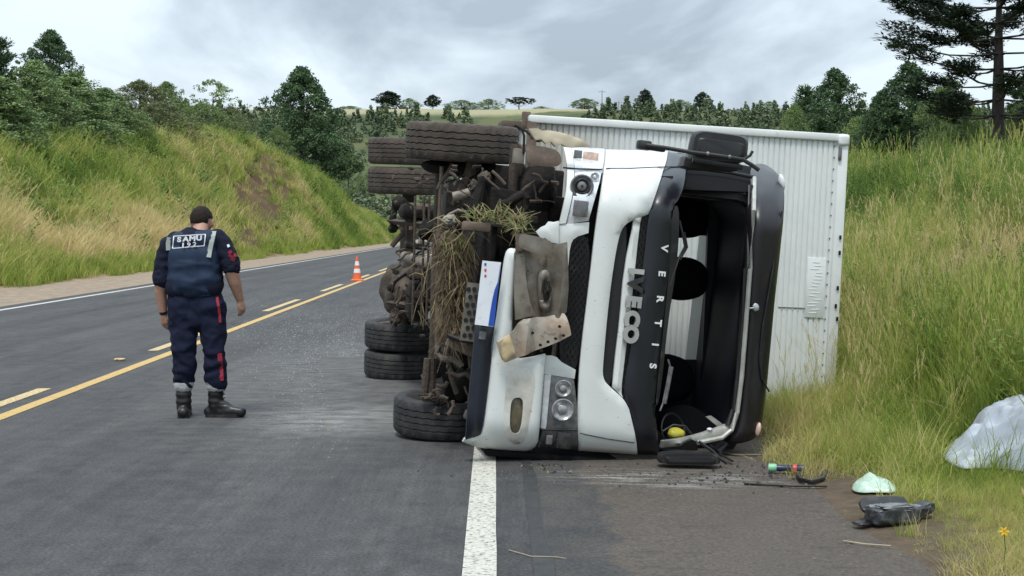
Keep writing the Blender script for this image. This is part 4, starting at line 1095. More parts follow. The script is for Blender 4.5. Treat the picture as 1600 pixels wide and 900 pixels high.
def weed(name, h, seed, n=16, leaf=0.09):
    r = np.random.default_rng(seed); V = []; Fc = []; bl = []
    for st in range(3):
        a0 = r.uniform(0, 6.28); hh = h * r.uniform(0.6, 1.0); lx, ly = r.uniform(-.25, .25, 2) * h
        b0 = len(V)
        V += [(-.004, 0, 0), (.004, 0, 0), (lx + .003, ly, hh), (lx - .003, ly, hh)]; bl += [0.6] * 4; Fc.append((b0, b0 + 1, b0 + 2, b0 + 3))
        for i in range(n):
            t = 0.15 + 0.85 * i / n; a = a0 + i * 2.4; l = leaf * (1.3 - 0.7 * t) * r.uniform(.7, 1.2); up = r.uniform(-.2, .7)
            c = np.array([lx * t, ly * t, hh * t]); d = np.array([math.cos(a), math.sin(a), up]); s_ = np.array([-math.sin(a), math.cos(a), 0]) * l * 0.22
            e = len(V); V += [tuple(c), tuple(c + d * l * .5 + s_), tuple(c + d * l), tuple(c + d * l * .5 - s_)]; bl += [r.random()] * 4; Fc.append((e, e + 1, e + 2, e + 3))
    return proto(name, V, Fc, M['leafy'], bl)
# order is alphabetical inside the collection
tuft('g0_short', 34, 0.30, 0.16, 0.0045, 0.9, 1)
tuft('g1_mid', 30, 0.48, 0.16, 0.0045, 0.7, 2)
tuft('g2_tall', 22, 0.75, 0.14, 0.0045, 0.55, 3, head=0.25)
tuft('g3_dry', 34, 0.42, 0.22, 0.0040, 1.3, 4)
tuft('g4_plume', 7, 1.05, 0.10, 0.0040, 0.5, 5, head=1.0)
weed('g5_weed', 0.75, 6)
tuft('g6_far', 26, 0.66, 0.40, 0.026, 0.75, 7)
tuft('g7_farhead', 24, 0.92, 0.40, 0.022, 0.6, 8, head=0.4)
weed('g8_farweed', 1.3, 9, 18, 0.26)
tuft('g9_flat', 26, 0.10, 0.16, 0.0035, 1.8, 10)

def scatter(name, pos, rot, scl, idx, tint, coll):
    n = len(pos)
    me = bpy.data.meshes.new(name); me.vertices.add(n); me.vertices.foreach_set('co', np.asarray(pos, np.float32).ravel())
    def at_(nm, ty, v, key='value'):
        a = me.attributes.new(nm, ty, 'POINT'); a.data.foreach_set(key, v)
    at_('rot', 'FLOAT_VECTOR', np.asarray(rot, np.float32).ravel(), 'vector'); at_('scl', 'FLOAT_VECTOR', np.asarray(scl, np.float32).ravel(), 'vector')
    at_('idx', 'INT', np.asarray(idx, np.int32)); at_('tint', 'FLOAT', np.asarray(tint, np.float32))
    o = bpy.data.objects.new(name, me); COL.objects.link(o)
    ng = bpy.data.node_groups.new(name + '_nodes', 'GeometryNodeTree')
    ng.interface.new_socket('Geometry', in_out='INPUT', socket_type='NodeSocketGeometry'); ng.interface.new_socket('Geometry', in_out='OUTPUT', socket_type='NodeSocketGeometry')
    gi = ng.nodes.new('NodeGroupInput'); go = ng.nodes.new('NodeGroupOutput'); ip = ng.nodes.new('GeometryNodeInstanceOnPoints')
    ci = ng.nodes.new('GeometryNodeCollectionInfo'); ci.inputs['Collection'].default_value = coll; ci.inputs['Separate Children'].default_value = True; ci.inputs['Reset Children'].default_value = True
    def na(nm, ty):
        x = ng.nodes.new('GeometryNodeInputNamedAttribute'); x.data_type = ty; x.inputs['Name'].default_value = nm; return x.outputs['Attribute']
    ng.links.new(gi.outputs[0], ip.inputs['Points']); ng.links.new(ci.outputs[0], ip.inputs['Instance'])
    ip.inputs['Pick Instance'].default_value = True
    ng.links.new(na('idx', 'INT'), ip.inputs['Instance Index']); ng.links.new(na('rot', 'FLOAT_VECTOR'), ip.inputs['Rotation']); ng.links.new(na('scl', 'FLOAT_VECTOR'), ip.inputs['Scale'])
    ng.links.new(ip.outputs[0], go.inputs[0])
    md = o.modifiers.new('scatter', 'NODES'); md.node_group = ng
    tag(o, kind='stuff')
    return o
TARP_PX = [(1468, 724), (1484, 710), (1510, 704), (1540, 688), (1580, 672), (1640, 672), (1690, 700), (1690, 738), (1640, 752), (1590, 746), (1540, 741), (1500, 745)]
def px_ground(P_):
    out = []
    for px, py in P_:
        z = 0.0
        for _ in range(30): p = gnd(px, py, z); z = .7 * z + .3 * Hx(p.x, p.y)
        out.append((p.x, p.y))
    return out
TARP = px_ground(TARP_PX)
TARP_FRONT = px_ground([(1440, 712), (1455, 880), (1800, 900), (1800, 735), (1590, 745), (1500, 740)])
def in_truck(x, y):
    d = TMi.to_3x3(); px = np.asarray(x) - T_O.x; py = np.asarray(y) - T_O.y
    c, s_ = math.cos(R(8.6)), math.sin(R(8.6)); u = px * c + py * s_; w = -px * s_ + py * c
    tarp = pip(np.asarray(x, float), np.asarray(y, float), TARP) | ((np.abs(np.asarray(x) - 1.98) < .20) & (np.abs(np.asarray(y) - 7.25) < .26)) | ((np.abs(np.asarray(x) - 2.05) < .17) & (np.abs(np.asarray(y) - 8.0) < .22))
    return tarp | ((u > -0.8) & (u < 2.72) & (w > 2.2) & (w < 7.8)) | ((u > -0.7) & (u < 2.02) & (w > -0.1) & (w <= 2.2))
def seen(x, y, m=1.15):
    return (np.abs(x) < y * 0.3636 * m + 0.6)
def patch(name, n, s0, s1, y0, y1, chooser, ypow=1.0):
    s = RNG.uniform(s0, s1, n); Y = y0 + (y1 - y0) * RNG.random(n) ** ypow
    x = s - DRIFT * Y
    k = seen(x, Y) & ~in_truck(x, Y); s, Y, x = s[k], Y[k], x[k]
    keep, idx, sc_, tint = chooser(s, Y)
    s, Y, x, idx, sc_, tint = s[keep], Y[keep], x[keep], idx[keep], sc_[keep], tint[keep]
    z = H(s, Y) - 0.01
    m = len(s)
    rot = np.stack([RNG.normal(0, .12, m), RNG.normal(0, .12, m), RNG.uniform(0, 6.28, m)], -1)
    scl = np.stack([sc_ * RNG.uniform(.85, 1.2, m)] * 2 + [sc_ * RNG.uniform(.75, 1.25, m)], -1)
    return scatter(name, np.stack([x, Y, z], -1), rot, scl, idx, np.clip(tint, 0, 1), PROTO)
def pick(r, table):
    """table: (cumulative probability, index)"""
    out = np.full(r.shape, table[-1][1]); done = np.zeros(r.shape, bool)
    for p, i in table:
        m = (~done) & (r < p); out[m] = i; done |= m
    return out
def near_right(s, Y):
    d = s - 1.95; n = fbm(s * 1.1, Y * 1.1, 71); n2 = fbm(s * 0.35, Y * 0.35, 73); r = RNG.random(len(s))
    edge = d + (n - 0.5) * 0.7
    idx = np.where(edge < 0.28, pick(r, [(.62, 9), (.9, 3), (1, 0)]), np.where(edge < 1.3, pick(r, [(.42, 3), (.66, 1), (.95, 0), (.985, 2), (1, 4)]), pick(r, [(.35, 1), (.50, 2), (.72, 3), (.75, 4), (.82, 5), (1, 0)])))
    keep = (edge > 0.02) & (RNG.random(len(s)) < np.clip(0.35 + edge * 1.5, 0.25, 1))
    tint = 0.50 + (n2 - 0.5) * 1.0 + (n - .5) * .35 + RNG.normal(0, .13, len(s)) + 0.20 * sstep(1.5, 0.2, edge) - 0.16 * sstep(1.6, 3.5, d)
    sc_ = np.clip(0.42 + edge * 0.40, 0.36, 0.9) * RNG.uniform(.7, 1.15, len(s))
    fr_ = pip(s - DRIFT * Y, Y, TARP_FRONT); sc_ = np.where(fr_, sc_ * .42, sc_); idx = np.where(fr_ & (idx == 2), 3, idx)
    return keep, idx, sc_, tint
patch('verge_grass', 9000, 1.75, 4.4, 4.5, 17, near_right)
def bank_right(s, Y):
    d = s - 1.95; n = fbm(s * 0.8, Y * 0.6, 81); n2 = fbm(s * 0.3, Y * 0.22, 83); r = RNG.random(len(s))
    top = sstep(3.6, 5.6, d + (n - .5))
    r2 = np.where(RNG.random(len(s)) < top, 1, 0)
    idx = np.where(r2 == 1, pick(r, [(.5, 5), (.75, 2), (.9, 1), (1, 4)]), pick(r, [(.38, 1), (.54, 2), (.72, 0), (.75, 4), (.87, 5), (1, 3)]))
    bare = np.maximum(sstep(0.2, 0.8, 1 - (((s - 5.4) / 1.2) ** 2 + ((Y - 14.8) / 1.7) ** 2)), sstep(.62, .72, fbm(s * .9, Y * .45, 87)) * .9)
    n3 = fbm(s * 2.2, Y * 1.6, 85)
    tint = 0.40 + (n2 - 0.5) * 1.0 + (n - .5) * .5 + (n3 - .5) * .4 + RNG.normal(0, .14, len(s)) - 0.10 * top + bare * .4
    sc_ = RNG.uniform(.5, 1.1, len(s)) * (0.85 + 0.15 * top) * (0.45 + 1.0 * n3)
    return RNG.random(len(s)) > bare * .8, idx, sc_ * (1 - .4 * bare), tint
patch('bank_grass', 26000, 3.2, 12.5, 8.5, 48, bank_right, 1.15)
def bank_left(s, Y):
    dl = -12.4 - s; n = fbm(s * 0.5, Y * 0.3, 91); n2 = fbm(s * 0.22, Y * 0.10, 93); r = RNG.random(len(s))
    dry = sstep(5.6, 2.2, dl + (n2 - .5) * 5) * sstep(100, 55, Y + (n2 - .5) * 40)
    idx = pick(r, [(.46, 6), (.84, 7), (1, 8)])
    idx = np.where((dry > .5) & (idx == 8), 7, idx)
    n3 = fbm(s * 1.3, Y * 0.8, 95)
    tint = 0.42 + (n2 - .5) * 1.1 + (n - .5) * .8 + (n3 - .5) * .45 + RNG.normal(0, .11, len(s)) + dry * 0.5
    tint = np.where(dl < 0.9, np.minimum(tint, 0.42 + RNG.normal(0, .1, len(s))), tint)
    sca = scar(s, Y)
    keep = (dl + (n - .5) * 1.6 > 0.05) & (RNG.random(len(s)) > sca * 0.955)
    sc_ = RNG.uniform(.5, 1.3, len(s)) * (0.45 + 1.1 * n3) * np.clip(0.5 + dl * 0.35, 0.45, 1.0) * np.where(idx == 8, 0.8, 1)
    tint = np.where(sca > .4, RNG.choice([.3, .5, .7], len(s)), tint)
    return keep, idx, sc_, tint
patch('cutting_grass', 60000, -25, -12.2, 24, 235, bank_left, 1.35)

def scrub_left(s, Y):
    dl = -12.4 - s; n = fbm(s * .45, Y * .22, 97); m = len(s)
    return (dl > 1.2) & (n > .60) & (scar(s, Y) < .3), np.full(m, 8), RNG.uniform(.55, 1.25, m), RNG.uniform(0, .7, m)
patch('cutting_scrub', 3500, -23, -13.5, 28, 200, scrub_left, 1.3)
def stalks(s, Y):
    n = len(s); d = s - 1.95
    return (d + RNG.normal(0, .15, n) > .35) & ~pip(s - DRIFT * Y, Y, TARP_FRONT), pick(RNG.random(n), [(.3, 4), (1, 3)]), RNG.uniform(.5, .95, n), RNG.uniform(.62, 1.0, n)
patch('dry_stalks', 900, 2.1, 6.5, 4.8, 22, stalks)
# ------------------------------------------------------------------ trees
def leafmat(name, dark, light, trans=0.15):
    b = NB(name)
    v = b.node('ShaderNodeAttribute'); v.attribute_type = 'GEOMETRY'; v.attribute_name = 'blade'
    c = b.mix(v.outputs['Fac'], c4(dark), c4(light))
    b.l.new(c, b.p.inputs['Base Color']); b.p.inputs['Roughness'].default_value = 0.65; b.p.inputs['Specular IOR Level'].default_value = 0.25
    t = b.node('ShaderNodeBsdfTranslucent'); b.l.new(c, t.inputs['Color'])
    mxs = b.node('ShaderNodeMixShader'); mxs.inputs[0].default_value = trans
    b.l.new(b.p.outputs[0], mxs.inputs[1]); b.l.new(t.outputs[0], mxs.inputs[2]); b.l.new(mxs.outputs[0], b.n['Material Output'].inputs['Surface'])
    return b.m
M['pine_leaf'] = leafmat('pine_needles', (0.030, 0.066, 0.030), (0.110, 0.175, 0.075))
M['pale_pine'] = leafmat('pale_pine_needles', (0.110, 0.180, 0.072), (0.270, 0.355, 0.150))
M['broad_leaf'] = leafmat('broad_leaves', (0.080, 0.135, 0.046), (0.225, 0.295, 0.105), 0.2)
M['olive_leaf'] = leafmat('olive_leaves', (0.085, 0.105, 0.048), (0.220, 0.245, 0.115), 0.2)
M['arau_leaf'] = leafmat('monkey_puzzle_leaves', (0.008, 0.016, 0.009), (0.028, 0.048, 0.024), 0.05)
M['bark'] = pbr('grey_brown_bark', (0.085, 0.070, 0.058), 0.9, var=0.35, vs=8, bump=(0.6, 14, 0.03), stretch=(1, 1, .25))
M['bark_dark'] = pbr('dark_bark', (0.040, 0.034, 0.031), 0.9, var=0.35, vs=8, bump=(0.6, 14, 0.03), stretch=(1, 1, .25))
def leaves(cents, per, rad, size, aspect, seed, dirs=None, flat=1.0, tint=None):
    """per leaf quads round every centre; dirs = outward direction the leaves fan along"""
    r = np.random.default_rng(seed)
    cents = np.asarray(cents); n = len(cents)
    rad = np.broadcast_to(np.asarray(rad, float), (n,))
    c = np.repeat(cents, per, 0); rr = np.repeat(rad, per)
    off = r.normal(size=(n * per, 3)); off /= np.linalg.norm(off, axis=1, keepdims=True) + 1e-9
    off *= (r.random((n * per, 1)) ** 0.45) * rr[:, None]; off[:, 2] *= flat
    p = c + off
    d = r.normal(size=(n * per, 3))
    if dirs is not None: d = d * 0.45 + np.repeat(np.asarray(dirs), per, 0) + off / (rr[:, None] + 1e-6) * 0.6
    d /= np.linalg.norm(d, axis=1, keepdims=True) + 1e-9
    q = np.cross(d, r.normal(size=(n * per, 3))); q /= np.linalg.norm(q, axis=1, keepdims=True) + 1e-9
    sz = size * r.uniform(.6, 1.3, (n * per, 1))
    V = np.stack([p - d * sz * .5, p + q * sz * aspect * .5, p + d * sz * .5, p - q * sz * aspect * .5], 1).reshape(-1, 3)
    Fc = np.arange(n * per * 4).reshape(-1, 4)
    tn = np.repeat(r.random(n) if tint is None else tint, per) * 0.65 + r.random(n * per) * 0.35
    return V, Fc, np.repeat(tn, 4)
def crownmesh(name, V, Fc, tn, mat):
    me = fastmesh(name, V, Fc); me.materials.append(mat)
    a = me.attributes.new('blade', 'FLOAT', 'POINT'); a.data.foreach_set('value', np.asarray(tn, np.float32)); return me
def pine(seed, h=10.0, wid=3.0, base=0.12, whorls=17, mat='pine_leaf', leaf=0.42, droop=0.35, top=0.75, per=26):
    """conifer with whorls of rising limbs; returns trunk mesh, crown mesh"""
    r = np.random.default_rng(seed); mb = MB(); C = []; D = []; Rd = []
    sway = r.uniform(-.2, .2, 2)
    tp = [(sway[0] * t * t, sway[1] * t * t, h * t) for t in np.linspace(0, 0.97, 7)]
    mb.tube(tp, [0.018 * h * (1 - 0.9 * t) + 0.01 for t in np.linspace(0, 1, 7)], 7)
    for i in range(whorls):
        t = base + (0.97 - base) * (i + r.uniform(0, .6)) / whorls
        tt = (t - base) / (1 - base)
        shape = (1 - tt) ** top * (0.55 + 0.45 * min(1, tt * 5))
        for k in range(r.integers(4, 7)):
            a = r.uniform(0, 6.28); L_ = wid * shape * r.uniform(.55, 1.15) + 0.25
            rise = r.uniform(0.15, 0.7) * (0.5 + tt) - droop * (1 - tt) * r.random()
            o = np.array([sway[0] * t * t, sway[1] * t * t, h * t]); d = np.array([math.cos(a), math.sin(a), rise])
            p1 = o + d * L_ * np.array([.6, .6, .35]); p2 = o + d * L_
            mb.tube([o, p1, p2], [0.006 * h * (1 - tt) + .012, .02, .008], 4, cap=False)
            m = max(2, int(L_ / 0.42))
            for q in range(m):
                f = 0.30 + 0.72 * (q + r.random() * .5) / m
                p = (o * (1 - f) + p2 * f) if f > .6 else (o * (1 - f / .6) + p1 * (f / .6))
                C.append(p + r.normal(0, .14, 3)); D.append(d / np.linalg.norm(d) + np.array([0, 0, .35])); Rd.append(0.30 + 0.14 * r.random())
    C.append(np.array([sway[0], sway[1], h * .99])); D.append(np.array([0, 0, 1.5])); Rd.append(.3)
    V, Fc, tn = leaves(C, per, np.array(Rd) * h / 9, leaf * h / 10, 0.22, seed + 1, D)
    me = mb.mesh('trunk', False); me.materials.append(M['bark_dark'])
    return me, crownmesh('crown', V, Fc, tn, M[mat])
def broad(seed, h=8.0, wid=3.2, mat='broad_leaf', lo=0.25, nl=11, clump=0.62, leaf=0.26, per=34, gaps=0.0, n=120, cone=0.0, low=None, lob=.30):
    """leafy crown: clumps through an uneven egg (or cone) shaped volume, every outer clump carried by a limb"""
    r = np.random.default_rng(seed); mb = MB(); C = []; Rd = []
    low = lo if low is None else low
    mb.tube([(0, 0, -0.4), (r.normal(0, .05), r.normal(0, .05), h * .35), (0, 0, h * .85)], [0.024 * h, 0.018 * h, 0.003 * h], 8)
    ph = r.uniform(0, 6.28, 6)
    def rad(t, a):
        egg = math.sin(math.pi * min(1, (t * .93 + .07)) ** .8) ** .7
        con = (1 - t) ** .75 * min(1, .35 + t * 5)
        k = egg * (1 - cone) + con * cone
        lobes = 1 + lob * (math.sin(3 * a + ph[0] + 5 * t) * .5 + math.sin(5 * a + ph[1] - 9 * t) * .35 + math.sin(2 * a + ph[2] + 13 * t) * .35)
        return wid * k * lobes
    for i in range(n):
        t = r.random() ** (1 + .5 * cone); a = r.uniform(0, 6.28); q = r.random() ** .38
        R_ = rad(t, a) * q; z = h * (low + (1 - low) * t)
        if gaps and math.sin(4 * a + ph[3] + t * 11) * math.sin(7 * t + ph[4] + a) > .25 - gaps * .6 and q > .4: continue
        c = np.array([math.cos(a) * R_, math.sin(a) * R_, z]); C.append(c); Rd.append(clump * r.uniform(.55, 1.15) * h / 8)
        if q > .8 and r.random() < .35:
            z0 = max(h * .12, z - R_ * .7); m = np.array([c[0] * .5, c[1] * .5, z0 + (z - z0) * .35])
            mb.tube([(0, 0, z0), m, c], [0.007 * h, 0.0045 * h, 0.001 * h], 4, cap=False)
    V, Fc, tn = leaves(np.array(C), per, np.array(Rd), leaf * h / 8, 0.55, seed + 2, flat=0.75)
    me = mb.mesh('trunk', False); me.materials.append(M['bark'] if mat != 'pine_leaf' else M['bark_dark'])
    return me, crownmesh('crown', V, Fc, tn, M[mat])
def araucaria(seed, h=12.0, wid=3.2, clear=0.45, nwh=10, per=30, leaf=0.34, umbrella=0.5, clump=0.34, lob=1.0, lowbare=True):
    """tall bare trunk, level limbs that curve up at the ends and carry dense tufts"""
    r = np.random.default_rng(seed); mb = MB(); C = []; D = []; Rd = []
    mb.tube([(0, 0, -.4), (0.03, 0, h * .5), (0, 0, h)], [0.016 * h, 0.013 * h, 0.005 * h], 9)
    for i in range(nwh):
        t = i / (nwh - 1); z = h * (clear + (0.98 - clear) * t)
        L_ = wid * (1 - umbrella * (1 - t) * .6) * (1.0 if t < .75 else 1.25 - t * .75 + .3) * lob
        nk = 4 if t < .6 else 5
        for k in range(nk):
            a = 6.28 * k / nk + i * .9 + r.uniform(-.35, .35); l = L_ * r.uniform(.75, 1.1)
            d = np.array([math.cos(a), math.sin(a), 0]); o = np.array([0, 0, z]); sag = -0.10 * (1 - t); upc = 0.30 + .25 * t
            P_ = [o + d * l * f + np.array([0, 0, l * (sag * math.sin(f * 3.14) * 1.2 + upc * f ** 2.5)]) for f in (0, .25, .5, .75, 1)]
            mb.tube(P_, [.0055 * h, .0048 * h, .004 * h, .003 * h, .0015 * h], 5, cap=False)
            bare = lowbare and t < .52
            for f in np.linspace(.52 if not bare else .78, 1.05, 8 if not bare else 4):
                c = o + d * l * f + np.array([0, 0, l * (sag * math.sin(min(f, 1) * 3.14) * 1.2 + upc * f ** 2.5)])
                for q in range(3):
                    C.append(c + r.normal(0, .11, 3) * np.array([1.3, 1.3, .9]) * wid / 3); D.append(d * .5 + np.array([0, 0, .5])); Rd.append(clump * r.uniform(.7, 1.1))
    V, Fc, tn = leaves(C, per, Rd, leaf, 0.20, seed + 3, D)
    me = mb.mesh('trunk', False); me.materials.append(M['bark_dark'])
    return me, crownmesh('crown', V, Fc, tn, M['arau_leaf'])
SPEC = {
    'pine_b': (pine(102, wid=2.6, whorls=17, base=0.05, per=36), 10.0),
    'pine_a': (pine(101, wid=3.4, whorls=17, per=44, leaf=.5, top=.55), 10.0),
    'cedar': (broad(131, h=9, wid=3.9, mat='pine_leaf', lo=.05, clump=.46, leaf=.17, per=64, n=620, cone=.45), 9.0),
    'lobed': (broad(132, h=9, wid=3.2, mat='pine_leaf', lo=.05, clump=.44, leaf=.17, per=60, n=480, cone=.35, lob=.45), 9.0),
    'pale_a': (broad(103, h=9, wid=3.2, mat='pale_pine', lo=.02, clump=.44, leaf=.16, per=60, n=520, cone=.6, lob=.4), 9.0),
    'pale_b': (broad(104, h=9, wid=2.8, mat='pale_pine', lo=.02, clump=.44, leaf=.16, per=60, n=480, cone=.75, lob=.4), 9.0),
    'broad_a': (broad(111, n=330, leaf=.2, clump=.5, per=44), 8.0), 'olive': (broad(113, mat='olive_leaf', wid=3.4, lo=.06, n=420, leaf=.18, clump=.48, per=46), 8.0),
    'dome': (broad(117, wid=3.4, mat='arau_leaf', lo=.30, clump=.8, n=150, leaf=.5), 8.0),
    'airy': (broad(114, mat='pale_pine', lo=.25, clump=.42, gaps=.55, wid=3.8, per=34, leaf=.2, n=260, lob=.5), 8.0),
    'bush': (broad(115, lo=.0, wid=4.5, clump=.6, n=360, per=44, leaf=.22, lob=.4), 8.0), 'bush_o': (broad(116, lo=.0, wid=4.5, mat='olive_leaf', clump=.6, n=360, per=44, leaf=.22, lob=.4), 8.0),
    'arau': (araucaria(121, nwh=9, clear=.36, clump=.36, per=44, leaf=.27), 12.0), 'umbrella': (broad(122, h=8, wid=4.0, mat='arau_leaf', lo=.55, clump=.62, n=130, leaf=.5, gaps=.3), 8.0),
}
WID = {k: None for k in SPEC}
def sp_width(k):
    me = SPEC[k][0][1]; co = np.empty(len(me.vertices) * 3, np.float32); me.vertices.foreach_get('co', co); co = co.reshape(-1, 3)
    return float(np.percentile(np.abs(co[:, 0]), 97)) * 2, float(co[:, 2].max())
for k in SPEC: WID[k] = sp_width(k)
def tree_at(name, kind, x, Y, ground_z, ztop, width, label, group=None, rz=0.0):
    t = empty(name, (x, Y, ground_z - 0.1)); w, h = WID[kind]
    (tm, cm), _ = SPEC[kind]
    k = max(0.2, (ztop - ground_z + 0.1) / h); kw = width / w
    t.scale = (kw, kw, k); t.rotation_euler = (0, 0, rz)
    a = bpy.data.objects.new('trunk', tm); COL.objects.link(a); a.parent = t
    b_ = bpy.data.objects.new('crown', cm); COL.objects.link(b_); b_.parent = t
    tag(t, label, 'tree' if 'bush' not in name else 'bush', group)
    return t
def tree_px(name, kind, px, ptop, pw, s, label, group=None, rz=0.0, Y=None):
    kx = (px - 800) / F
    if Y is None: Y = s / (kx + DRIFT)
    x = kx * Y; z = Hx(x, Y); ztop = at(px, ptop, Y).z
    return tree_at(name, kind, x, Y, z, ztop, pw / F * Y, label, group, rz)
G1 = 'trees and bushes along the top of the left cutting'
TL = [('pine_tree', 'pine_b', 8, 55, 70, -24, 'dark pointed pine at the far left edge of the picture'),
      ('pine_tree', 'cedar', 84, 44, 100, -30, 'tall dark pine rising above the paler trees on the left'),
      ('pale_tree', 'pale_a', 58, 92, 120, -22.5, 'grey green tree under the tall dark pine on the left'),
      ('pale_tree', 'pale_b', 118, 112, 130, -22.5, 'feathery grey green tree right of the tall dark pine'),
      ('pale_tree', 'pale_a', 166, 136, 110, -22.5, 'low feathery tree, rightmost of the grey green ones on the cutting'),
      ('pale_tree', 'pale_b', 4, 118, 120, -21.5, 'grey green tree cut by the left frame edge'),
      ('pale_tree', 'pale_b', -70, 70, 150, -23, 'grey green tree standing just outside the left frame edge'),
      ('broadleaf_tree', 'olive', 222, 122, 100, -25, 'rounded olive dark tree beside the feathery grey green trees'),
      ('broadleaf_tree', 'broad_a', 262, 126, 70, -27, 'dark small tree peeping above the olive round one'),
      ('bush', 'bush_o', 250, 158, 120, -22, 'olive bush at the edge of the cutting below the round tree'),
      ('bush', 'bush', 205, 174, 90, -21.5, 'green bush under the olive round tree'),
      ('airy_tree', 'airy', 335, 122, 110, -27, 'airy pale tree with sky showing through its crown'),
      ('bush', 'bush', 318, 160, 110, -23, 'broad green bush below the airy pale tree'),
      ('bush', 'bush_o', 362, 164, 70, -22.5, 'low olive bush right of the airy pale tree'),
      ('bush', 'bush', 290, 182, 80, -21.3, 'low bush in the grass at the rim of the cutting'),
      ('pine_tree', 'cedar', 472, 101, 132, -24, 'big broad dark pine standing alone on the cutting'),
      ('bush', 'bush', 436, 196, 46, -21.5, 'small bush at the foot of the lone dark pine'),
      ('bush', 'bush', 545, 232, 60, -28, 'bush down slope behind the lone dark pine')]
for i, (nm, kd, px, pt, pw, s, lb) in enumerate(TL):
    tree_px(nm, kd, px, pt, pw, s, lb, G1, rz=i * 1.3)
# the lone pine needs its wide low skirt
G2 = 'trees behind the right bank'
TR = [('pine_tree', 'lobed', 1302, 105, 112, 16, 'dark pine directly above the right end of the truck box'),
      ('bush', 'bush', 1240, 160, 80, 16, 'dark bush left of the pine above the truck box'),
      ('pine_tree', 'pine_b', 1258, 130, 70, 18, 'smaller pine at the left shoulder of the pine above the truck box'),
      ('pine_tree', 'lobed', 1418, 95, 130, 15, 'dark dense tree under the monkey puzzle, nearer the truck'),
      ('broadleaf_tree', 'broad_a', 1480, 118, 90, 15.5, 'dark leafy tree under the big monkey puzzle limbs'),
      ('pine_tree', 'lobed', 1375, 140, 80, 14, 'low dark pine between the truck box and the monkey puzzle'),
      ('pine_tree', 'pine_a', 1606, 100, 90, 17, 'dark pine at the right frame edge behind the monkey puzzle trunk'),
      ('bush', 'bush', 1500, 165, 110, 15, 'dark bush at the foot of the monkey puzzle'),
      ('bush', 'bush', 1590, 160, 90, 16, 'dark bush right of the monkey puzzle trunk'),
      ('bush', 'bush', 1340, 180, 110, 14, 'dark bush under the pine above the truck box')]
for i, (nm, kd, px, pt, pw, s, lb) in enumerate(TR):
    tree_px(nm, kd, px, pt, pw, s, lb, G2, rz=i * 2.1)
tree_px('monkey_puzzle_tree', 'arau', 1555, -70, 300, 14.5, 'big monkey puzzle tree with bare curving lower limbs, cut by the top frame edge', rz=0.6)
# skyline
G3 = 'trees on the far skyline'
TS = [('dome', 607, 141, 38, 'largest dark round tree on the far skyline, above the left wheels'), ('bush', 640, 153, 34, 'low tree right of the largest dark skyline tree'), ('dome', 677, 147, 24, 'small flat topped tree on the skyline above the top front tyre'),
      ('bush', 722, 156, 60, 'wide green tree clump on the skyline'), ('bush', 764, 154, 44, 'dark domed tree on the skyline left of the umbrella tree'), ('umbrella', 811, 151, 44, 'umbrella shaped tree on the skyline with gaps under its crown'),
      ('broad_a', 913, 153, 40, 'pale rounded tree on the skyline left of the poles'), ('dome', 1007, 138, 27, 'tall egg shaped tree on the skyline right of the poles'), ('bush', 1062, 155, 40, 'pale low tree between the two dark round skyline trees'),
      ('dome', 1097, 142, 25, 'smaller dark round tree, right hand one of the skyline pair'), ('bush', 845, 168, 30, 'low bush right of the umbrella tree on the skyline'), ('bush', 1200, 158, 36, 'bush on the skyline near the right bank'), ('bush', 548, 168, 40, 'bush at the left end of the far skyline')]
for i, (kd, px, pt, pw, lb) in enumerate(TS):
    tree_px('skyline_tree', kd, px, pt, pw, 0, lb, G3, rz=i, Y=455 + (i * 7) % 15)
# utility poles
M['pole'] = pbr('weathered_pole', (0.22, 0.21, 0.20), 0.8, var=0.2)
for px, pt, lb in ((940, 141, 'taller utility pole on the skyline'), (966, 158, 'shorter utility pole with crossarm, right of the taller one')):
    Y = 450; x = (px - 800) / F * Y; z0 = Hx(x, Y); zt = at(px, pt, Y).z
    t = empty('utility_pole', (x, Y, z0)); tag(t, lb, 'pole', 'utility poles on the skyline')
    MB().tube([(0, 0, -.3), (0, 0, zt - z0)], [0.16, 0.12], 8).build('mast', M['pole'], t)
    MB().box((0, 0, zt - z0 - 0.5), (2.4, 0.12, 0.14)).build('crossarm', M['pole'], t)
# woods, young pines and scrub on the far hillside
FARC = bpy.data.collections.new('far_plants')
M['far_leaf'] = attr_mat('far_foliage', [(0.0, (0.055, 0.088, 0.052)), (0.5, (0.115, 0.155, 0.085)), (1.0, (0.21, 0.235, 0.13))], trans=0.0)
def farplant(name, seed, cone):
    r = np.random.default_rng(seed); C = []
    for i in range(26):
        t = r.random(); a = r.uniform(0, 6.28)
        w = (0.34 * (1 - t) + .03) if cone else 0.55 * math.sqrt(max(0, 1 - (t * 1.6 - .6) ** 2))
        C.append((math.cos(a) * w * r.random() ** .4, math.sin(a) * w * r.random() ** .4, t))
    V, Fc, tn = leaves(C, 9, .13, .20, .6, seed)
    me = fastmesh(name, V, Fc); me.materials.append(M['far_leaf']); a = me.attributes.new('blade', 'FLOAT', 'POINT'); a.data.foreach_set('value', tn.astype(np.float32))
    o = bpy.data.objects.new(name, me); FARC.objects.link(o)
for i in range(3): farplant('f%d_cone' % i, 200 + i, True)
for i in range(3): farplant('f%d_scrub' % (i + 3), 210 + i, False)
